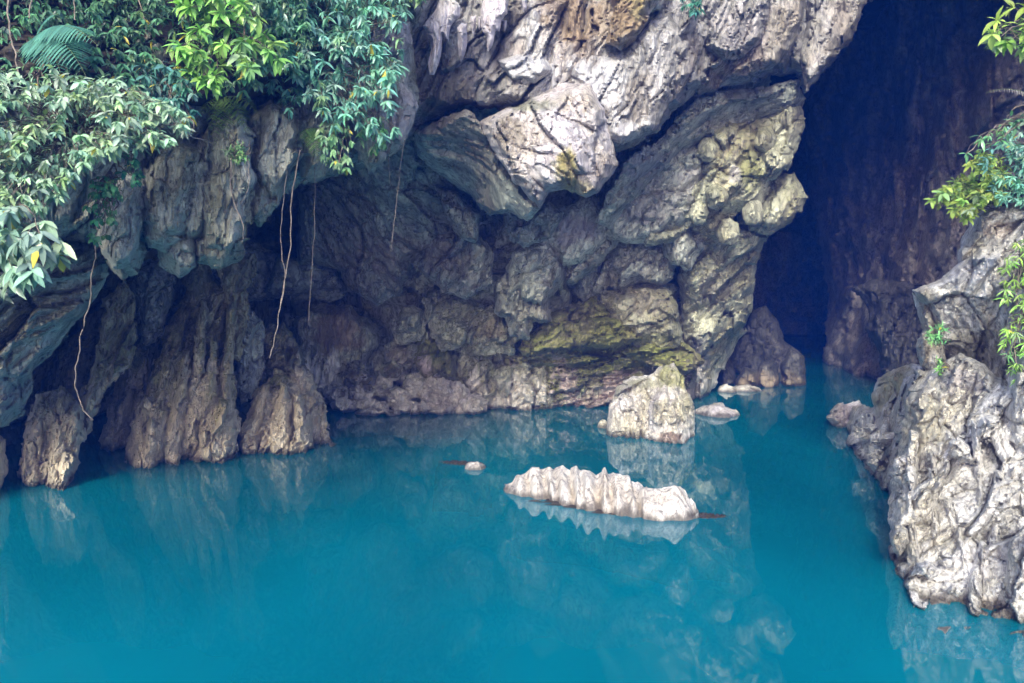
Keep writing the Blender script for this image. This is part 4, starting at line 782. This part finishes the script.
vine('long thin vine twisting down just left of the lowest reaching one', [(290,150,13.2),(283,200,13.2),(281,240,13.2),(285,275,13.1),(280,310,13.1)], .009, seed=2)
vine('pale thin vine hanging from the stone flake beside the overhang', [(404,140,14.6),(399,180,14.6),(395,215,14.6),(391,252,14.6)], .008, seed=3)
vine('short pale thread hanging left of the vine from the stone flake', [(391,142,14.6),(389,165,14.6),(391,186,14.6)], .007, seed=4)
vine('pale knotted vine with a curled end hanging in front of the leftmost pillar', [(95,245,11.9),(92,285,12.0),(84,325,12.0),(77,360,12.0),(76,388,12.0),(84,408,12.0),(92,420,11.9)], .011, seed=5, wig=.05)
vine('faint thread like vine hanging in the dark between the long vines and the flake', [(316,150,14),(315,210,14),(312,270,14),(308,322,14)], .006, seed=6)
vine('pale root looping down over the white topped bulb of the left cliff', [(232,158,12.0),(231,180,11.9),(235,205,11.8),(243,225,11.8),(241,243,11.9)], .010, seed=7, name='hanging_root')
vine('thin root arcing right of the looping root on the bulb', [(246,158,12.0),(250,175,11.9),(247,192,11.85),(240,204,11.85)], .007, seed=8, name='hanging_root')
vine('bare crooked twig poking from the right tip of the sprawling shrub', [(150,122,10.9),(172,125,10.9),(188,118,10.9),(194,128,10.9),(190,136,10.9),(204,140,11.2),(214,142,11.6)], .011, seed=9, name='bare_twig')
vine('bare stem hanging at the top left corner left of the fern', [(8,-30,10.4),(9,20,10.3),(14,50,10.3),(20,80,10.2)], .014, seed=10, name='hanging_vine')
vine('bare stem slanting down at the top left directly above the fern', [(40,-30,10.6),(34,-5,10.5),(28,18,10.4)], .014, seed=11, name='hanging_vine')
vine('bare upright stem at the top edge between the fern and the bright green shrub', [(80,-30,10.8),(76,-5,10.7),(74,20,10.7)], .011, seed=12, name='hanging_vine')
vine('drooping pale stem at the top edge just left of the bright green shrub', [(128,-20,11.4),(142,10,11.3),(147,38,11.3)], .010, seed=13, name='hanging_vine')
# ================================================================ CAMERA, LIGHT, ADDED BLUE AIR
cam = bpy.data.cameras.new('camera'); co = bpy.data.objects.new('camera', cam); COL.objects.link(co)
cam.sensor_width = 36; cam.lens = 36 * F / W; co.location = (0, 0, CAMH); co.rotation_euler = (math.pi / 2 - PITCH, 0, 0); cam.clip_end = 1000
SC.camera = co
SUN_EL, SUN_AZ = 25, 193     # azimuth measured clockwise from +Y; the sun stands behind the viewer, to the left
w_ = bpy.data.worlds.new('World'); SC.world = w_; w_.use_nodes = True
nt = w_.node_tree; nt.nodes.clear(); n = N(nt)
sky = n('ShaderNodeTexSky', sky_type='NISHITA', sun_disc=False, sun_elevation=rad(SUN_EL), sun_rotation=rad(SUN_AZ)); sky.dust_density = 2.5
bg = n('ShaderNodeBackground'); bg.inputs[1].default_value = .15; n.l(sky.outputs[0], bg.inputs[0])
o_ = n('ShaderNodeOutputWorld'); n.l(bg.outputs[0], o_.inputs[0])
sl = bpy.data.lights.new('sun', 'SUN'); sl.energy = 2.0; sl.angle = rad(14); sl.color = (.99, 1, .93)
so = bpy.data.objects.new('sun', sl); COL.objects.link(so)
az = rad(SUN_AZ); d = Vector((math.sin(az) * math.cos(rad(SUN_EL)), math.cos(az) * math.cos(rad(SUN_EL)), math.sin(rad(SUN_EL))))
so.rotation_euler = d.to_track_quat('Z', 'Y').to_euler(); so.location = (0, -20, 40)
SC.view_settings.view_transform = 'Standard'; SC.view_settings.look = 'None'; SC.view_settings.gamma = 1
SC.view_settings.exposure = 1.9
SC.render.engine = 'CYCLES'
SC.cycles.max_bounces = 6; SC.cycles.diffuse_bounces = 4; SC.cycles.transparent_max_bounces = 8
SC.render.resolution_x = W; SC.render.resolution_y = H

def box(name, x0, x1, y0, y1, z0, z1, mat, kind):
    V = [(x, y, z) for x in (x0, x1) for y in (y0, y1) for z in (z0, z1)]
    o = mesh_obj(name, V, [(0,1,3,2),(4,6,7,5),(0,4,5,1),(2,3,7,6),(0,2,6,4),(1,5,7,3)], mat, loc=(0,0,0), smooth=False)
    return tag(o, kind=kind)
m, nt = nt_mat('added_blue_air'); n = N(nt)  # blue air added over the whole scene to lift the darks to navy
v = n('ShaderNodeVolumePrincipled'); v.inputs['Color'].default_value = (.02, .14, 1, 1); v.inputs['Density'].default_value = .0034
o_ = n('ShaderNodeOutputMaterial'); n.l(v.outputs[0], o_.inputs[1])
box('added_haze', -310, 310, -260, 130, -6, 48, m, 'stuff')
